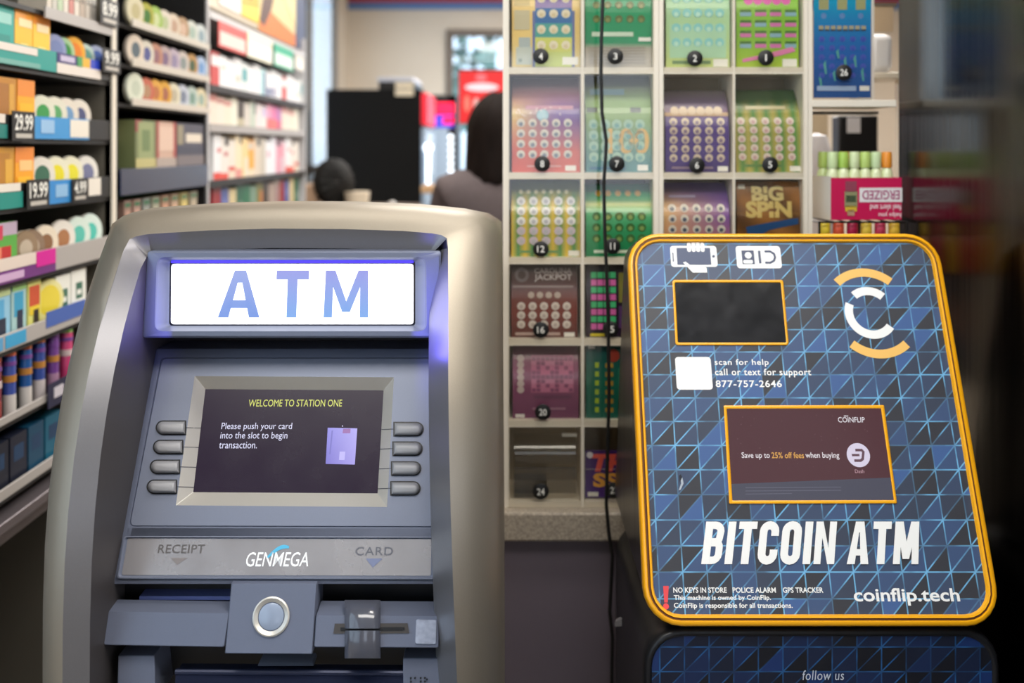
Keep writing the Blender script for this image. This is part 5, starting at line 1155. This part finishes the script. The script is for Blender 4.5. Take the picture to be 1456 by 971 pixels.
bx('cabinet_body', gx0, gx1, YG+.03, 7.35, .03, gz, m_black, cg); bx('plinth', gx0+.02, gx1-.02, YG+.05, 7.3, 0, .03, m_black, cg, 0)
bx('door_glass', gx0+.01, gx1-.06, YG, YG+.03, .15, Z_(182, YG), mat('cooler_glass', (150, 165, 180), .15, emit=(120, 140, 165), es=.35), cg); bx('door_frame', gx1-.06, gx1, YG, YG+.03, .15, gz, m_black, cg)
bx('header', gx0+.01, gx1-.01, YG, YG+.03, Z_(182, YG)+.004, gz, m_black, cg, 0)
m_rl = mat('red_readout', (230, 20, 60), .4, emit=(250, 20, 66), es=1.6); m_pl = mat('violet_readout', (60, 60, 190), .4, emit=(72, 66, 190), es=.9)
bx('red_readout', X_(621, YG), X_(646, YG), YG-.004, YG, Z_(162, YG), Z_(146, YG), m_rl, cg, 0); bx('violet_readout', X_(616, YG), X_(645, YG), YG-.003, YG, Z_(181, YG), Z_(164, YG), m_pl, cg, 0); bx('small_readout', X_(630, YG), X_(645, YG), YG-.006, YG-.003, Z_(176, YG), Z_(166, YG), m_rl, cg, 0)
for k in range(6): MB().lathe((X_(641, YG), YG, Z_(195+9.4*k, YG)), (0, -1, 0), [(.016, 0), (.015, .004), (.001, .006)], 12).build('lamp', m_tl, cg)
YR = 5.0
sg = empty('promotional_screen', (X_(684, YR), YR+.05, 0), 'glowing red screen with white shapes on a black pole stand', 'screen')
bx('bezel', X_(652, YR), X_(722, YR), YR, YR+.05, Z_(176, YR), Z_(98, YR), m_black, sg); bx('pole', X_(684, YR)-.02, X_(684, YR)+.02, YR+.02, YR+.05, .03, Z_(176, YR), m_black, sg, 0); bx('base', X_(684, YR)-.2, X_(684, YR)+.2, YR-.1, YR+.2, 0, .03, m_black, sg)
sc_m = MB(); SG = PL(YR-.003, 0, 0); sc_m.face([SG.px(*p) for p in ((653, 175), (721, 175), (721, 101), (653, 101))], (238, 28, 34))
def ell(cx, cy, rx, ry, c, d): sc_m.face([SG.px(cx+rx*math.cos(2*math.pi*k/20), cy+ry*math.sin(2*math.pi*k/20), d) for k in range(20)], c)
ell(684, 110, 8, 5, (246, 120, 126), .001); ell(685, 124, 24, 6, (250, 226, 230), .001); ell(664, 147, 4, 12, (246, 130, 110), .001); ell(677, 149, 4, 10, (250, 190, 180), .001); ell(694, 143, 5, 5, (240, 120, 100), .001); ell(706, 150, 6, 10, (246, 150, 130), .001)
sc_m.build('picture', print_mat('glowing_picture', .3, emit=1.15), sg, smooth=0, weld=False)
# low cabinet and the small things on it
lc = empty('storage_cabinet', (-.6, 4.2, 0), 'dark waist-high cabinet in front of the black cooler, behind the silver machine', 'cabinet')
zt = 1.252; bx('cabinet_body', -.90, -.41, 3.95, 4.45, .06, zt-.02, m_rack, lc); bx('worktop', -.92, -.40, 3.93, 4.47, zt-.02, zt, m_frame, lc); bx('plinth', -.88, -.43, 3.98, 4.4, 0, .06, m_black, lc, 0)
fn_ = empty('desk_fan', (X_(478, 4.05), 4.05, zt), 'small black round desk fan turned sideways on the dark cabinet', 'fan')
fc = V3(X_(477, 4.05), 4.05, zt+.108); fax = V3(.80, -.6, .12).normalized()
MB().lathe(fc-fax*.03, fax, [(.02, -.035), (.06, -.02), (.094, 0), (.100, .02), (.094, .042), (.06, .056), (.015, .062)], 24).build('cage', mat('fan_black', (9, 9, 9), .6, spec=.25), fn_)
rb = MB()
for k in range(16):
    a = 2*math.pi*k/16; u = fax.orthogonal().normalized(); w = fax.cross(u); d = u*math.cos(a)+w*math.sin(a)
    rb.tube([fc-fax*.03+fax*.064+d*.015, fc-fax*.03+fax*.059+d*.06, fc-fax*.03+fax*.044+d*.096], .0016, 5)
rb.build('grille', mat('fan_grey', (34, 32, 32), .5), fn_); MB().lathe((fc.x, fc.y, zt), (0, 0, 1), [(.05, 0), (.05, .008), (.012, .014), (.010, .03)], 18).build('base', m_black, fn_)
cu = MB().lathe((X_(507, 4.05), 4.06, zt), (0, 0, 1), [(.042, 0), (.046, .004), (.052, .068), (.050, .07), (.046, .066), (.04, .006)], 22).build('paper_cup', mat('cream_cup', (226, 212, 190), .5), None, loc=(X_(507, 4.05), 4.06, zt)); tag(cu, 'wide cream cup on the dark cabinet in front of the black cooler', 'cup')
cu = MB().lathe((X_(557, 4.05), 4.06, zt), (0, 0, 1), [(.014, 0), (.017, .003), (.017, .022), (.010, .03), (.001, .031)], 16).build('bottle_cap', mat('white_cap', (214, 210, 206), .4), None, loc=(X_(557, 4.05), 4.06, zt)); tag(cu, 'little white cap alone on the dark cabinet', 'cap')
cb_ = MB().box(X_(430, 4.1), X_(458, 4.1), 4.0, 4.3, zt, Z_(262, 4.1)).build('parcel', mat('kraft_card', (176, 146, 120), .7), None, loc=(X_(444, 4.1), 4.15, zt), bevel=.006); tag(cb_, 'brown kraft parcel between the cigarette shelves and the desk fan', 'parcel')
st_ = empty('wooden_stand', (X_(620, 4.4), 4.4, 0), 'light wooden stand with a thick leg, between the coolers and the person', 'stand')
m_wood = mat('light_wood', (206, 170, 130), .5, noise=.08, nscale=14)
bx('top', X_(598, 4.4), X_(644, 4.4), 4.4, 4.6, Z_(275, 4.4), Z_(264, 4.4), m_wood, st_, .004); bx('leg', X_(612, 4.4), X_(634, 4.4), 4.44, 4.56, .02, Z_(275, 4.4), mat('dark_wood', (130, 100, 76), .5), st_); bx('foot', X_(598, 4.4), X_(646, 4.4), 4.38, 4.62, 0, .02, m_wood, st_)

# ================================================================ the person behind the counter
px_, py_ = -.045, 3.2
per = empty('person', (px_, py_, 0), 'person with dark collar-length hair and a grey-brown sweatshirt, standing turned away', 'person')
def skin(name, pts, edges, m, par, sub=2, root=0):
    me = bpy.data.meshes.new(name); me.from_pydata([(p[0], p[1], p[2]) for p in pts], edges, []); o = bpy.data.objects.new(name, me); COL.objects.link(o); o.parent = par
    md = o.modifiers.new('skin', 'SKIN'); md.use_smooth_shade = True
    for k, p in enumerate(pts): sv = me.skin_vertices[0].data[k]; sv.radius = (p[3], p[4] if len(p) > 4 else p[3]); sv.use_root = (k == root)
    s_ = o.modifiers.new('sub', 'SUBSURF'); s_.levels = sub; s_.render_levels = sub; me.materials.append(m); return o
# joints in body space: x across, y forward (away from the camera), z up
pts = [(0, 0, .94, .15, .11), (0, .0, 1.10, .135, .10), (0, .01, 1.26, .155, .11), (0, 0, 1.37, .10, .085), (0, .01, 1.43, .05, .052), (0, .025, 1.50, .058, .07), (0, .02, 1.57, .072, .088), (0, .015, 1.63, .05, .062)]
edges = [(k, k+1) for k in range(7)]
def limb(chain, frm):
    for q in chain: pts.append(q); edges.append((frm, len(pts)-1)); frm = len(pts)-1
    return frm
for s in (-1, 1):
    w = limb([(s*.165, 0, 1.345, .058), (s*.215, .03, 1.10, .042), (s*.15, .24, 1.04, .032), (s*.12, .30, 1.045, .026, .03), (s*.105, .345, 1.05, .03, .018)], 3)
    for k in range(4):
        x = s*(.130-.018*k); l = (.05, .058, .062, .046)[3-k]; limb([(x, .375, 1.052, .0095), (x-s*.002, .375+l*.55, 1.045, .0088), (x-s*.003, .375+l, 1.028, .008)], w)
    limb([(s*.092, .335, 1.045, .011), (s*.075, .365, 1.04, .0095), (s*.072, .39, 1.035, .0085)], w)
    limb([(s*.09, 0, .86, .095), (s*.095, .01, .48, .06), (s*.1, -.01, .09, .042), (s*.105, .07, .045, .04, .03), (s*.11, .13, .035, .035, .025)], 0)
body = skin('body', pts, edges, mat('skin_tone', (176, 128, 104), .55), per)
sw_ = [(0, 0, .93, .165, .125), (0, 0, 1.10, .16, .12), (0, .01, 1.26, .175, .13), (0, 0, 1.375, .15, .10), (0, .0, 1.45, .085, .085)]
se = [(0, 1), (1, 2), (2, 3), (3, 4)]
for s in (-1, 1):
    f_ = 3
    for q in ((s*.15, 0, 1.35, .078), (s*.218, .03, 1.10, .056), (s*.16, .215, 1.045, .045)): sw_.append(q); se.append((f_, len(sw_)-1)); f_ = len(sw_)-1
skin('sweatshirt', sw_, se, mat('sweatshirt_cloth', (92, 82, 84), .85, noise=.10, nscale=60), per)
tr2 = [(0, 0, .93, .162, .12)]; te = []
for s in (-1, 1):
    f_ = 0
    for q in ((s*.09, 0, .85, .105), (s*.095, .01, .48, .072), (s*.1, -.005, .10, .056)): tr2.append(q); te.append((f_, len(tr2)-1)); f_ = len(tr2)-1
skin('trousers', tr2, te, mat('dark_trousers', (44, 46, 58), .8), per)
for s in (-1, 1): MB().loft([[V3(px_+s*.105+.045*math.cos(a), py_+.05+.12*math.sin(a), z) for a in [2*math.pi*k/16 for k in range(16)]] for z in (0, .03, .07)], None, 0, True, True).build('shoe', m_black, per, bevel=.01)
# hair: a cap of dark hair open at the face, down to the collar
hb = []; rnd = random.Random(4)
for i in range(13):
    t = i/12; z = 1.685-.30*t; loop = []
    for k in range(29):
        a = math.radians(-205+ (230*k/28)); 
        rx = .098*math.sin(min(1, t*2.6+.02)*math.pi/2)**.6*(1+.10*t); ry = .112*math.sin(min(1, t*2.6+.02)*math.pi/2)**.6
        wv = 1+.035*math.sin(k*2.1+i*.8)+.02*rnd.uniform(-1, 1)
        loop.append(V3(px_+rx*wv*math.cos(a), py_+.018+ry*wv*math.sin(a), z+.004*math.sin(k*1.7)))
    hb.append(loop)
hr = MB().grid(hb).build('hair', mat('dark_hair', (26, 19, 17), .8, spec=.15, noise=.3, nscale=90, stretch=(1, 1, .1)), per, smooth=80)
so = hr.modifiers.new('thick', 'SOLIDIFY'); so.thickness = .014; so.offset = 1
su = hr.modifiers.new('sub', 'SUBSURF'); su.levels = 1; su.render_levels = 1
# face on the far side of the head
fm = MB()
for s in (-1, 1): fm.lathe((px_+s*.032, py_+.105, 1.575), (0, 1, 0), [(.013, -.004), (.012, .002), (.006, .007), (.001, .008)], 12)
fm.build('eyes', mat('eye_white', (220, 214, 210), .3), body); 
MB().lathe((px_, py_+.10, 1.552), (0, .9, -.35), [(.016, -.01), (.014, .012), (.008, .024), (.001, .028)], 12).build('nose', mat('skin_tone'), body)
MB().lathe((px_, py_+.094, 1.512), (0, 1, 0), [(.022, -.005), (.02, .004), (.001, .007)], 14).build('mouth', mat('lip_tone', (150, 84, 80), .5), body)
for s in (-1, 1): MB().lathe((px_+s*.074, py_+.015, 1.565), (s, -.3, 0), [(.022, -.01), (.026, .006), (.02, .014), (.004, .008)], 14).build('ear', mat('skin_tone'), body)
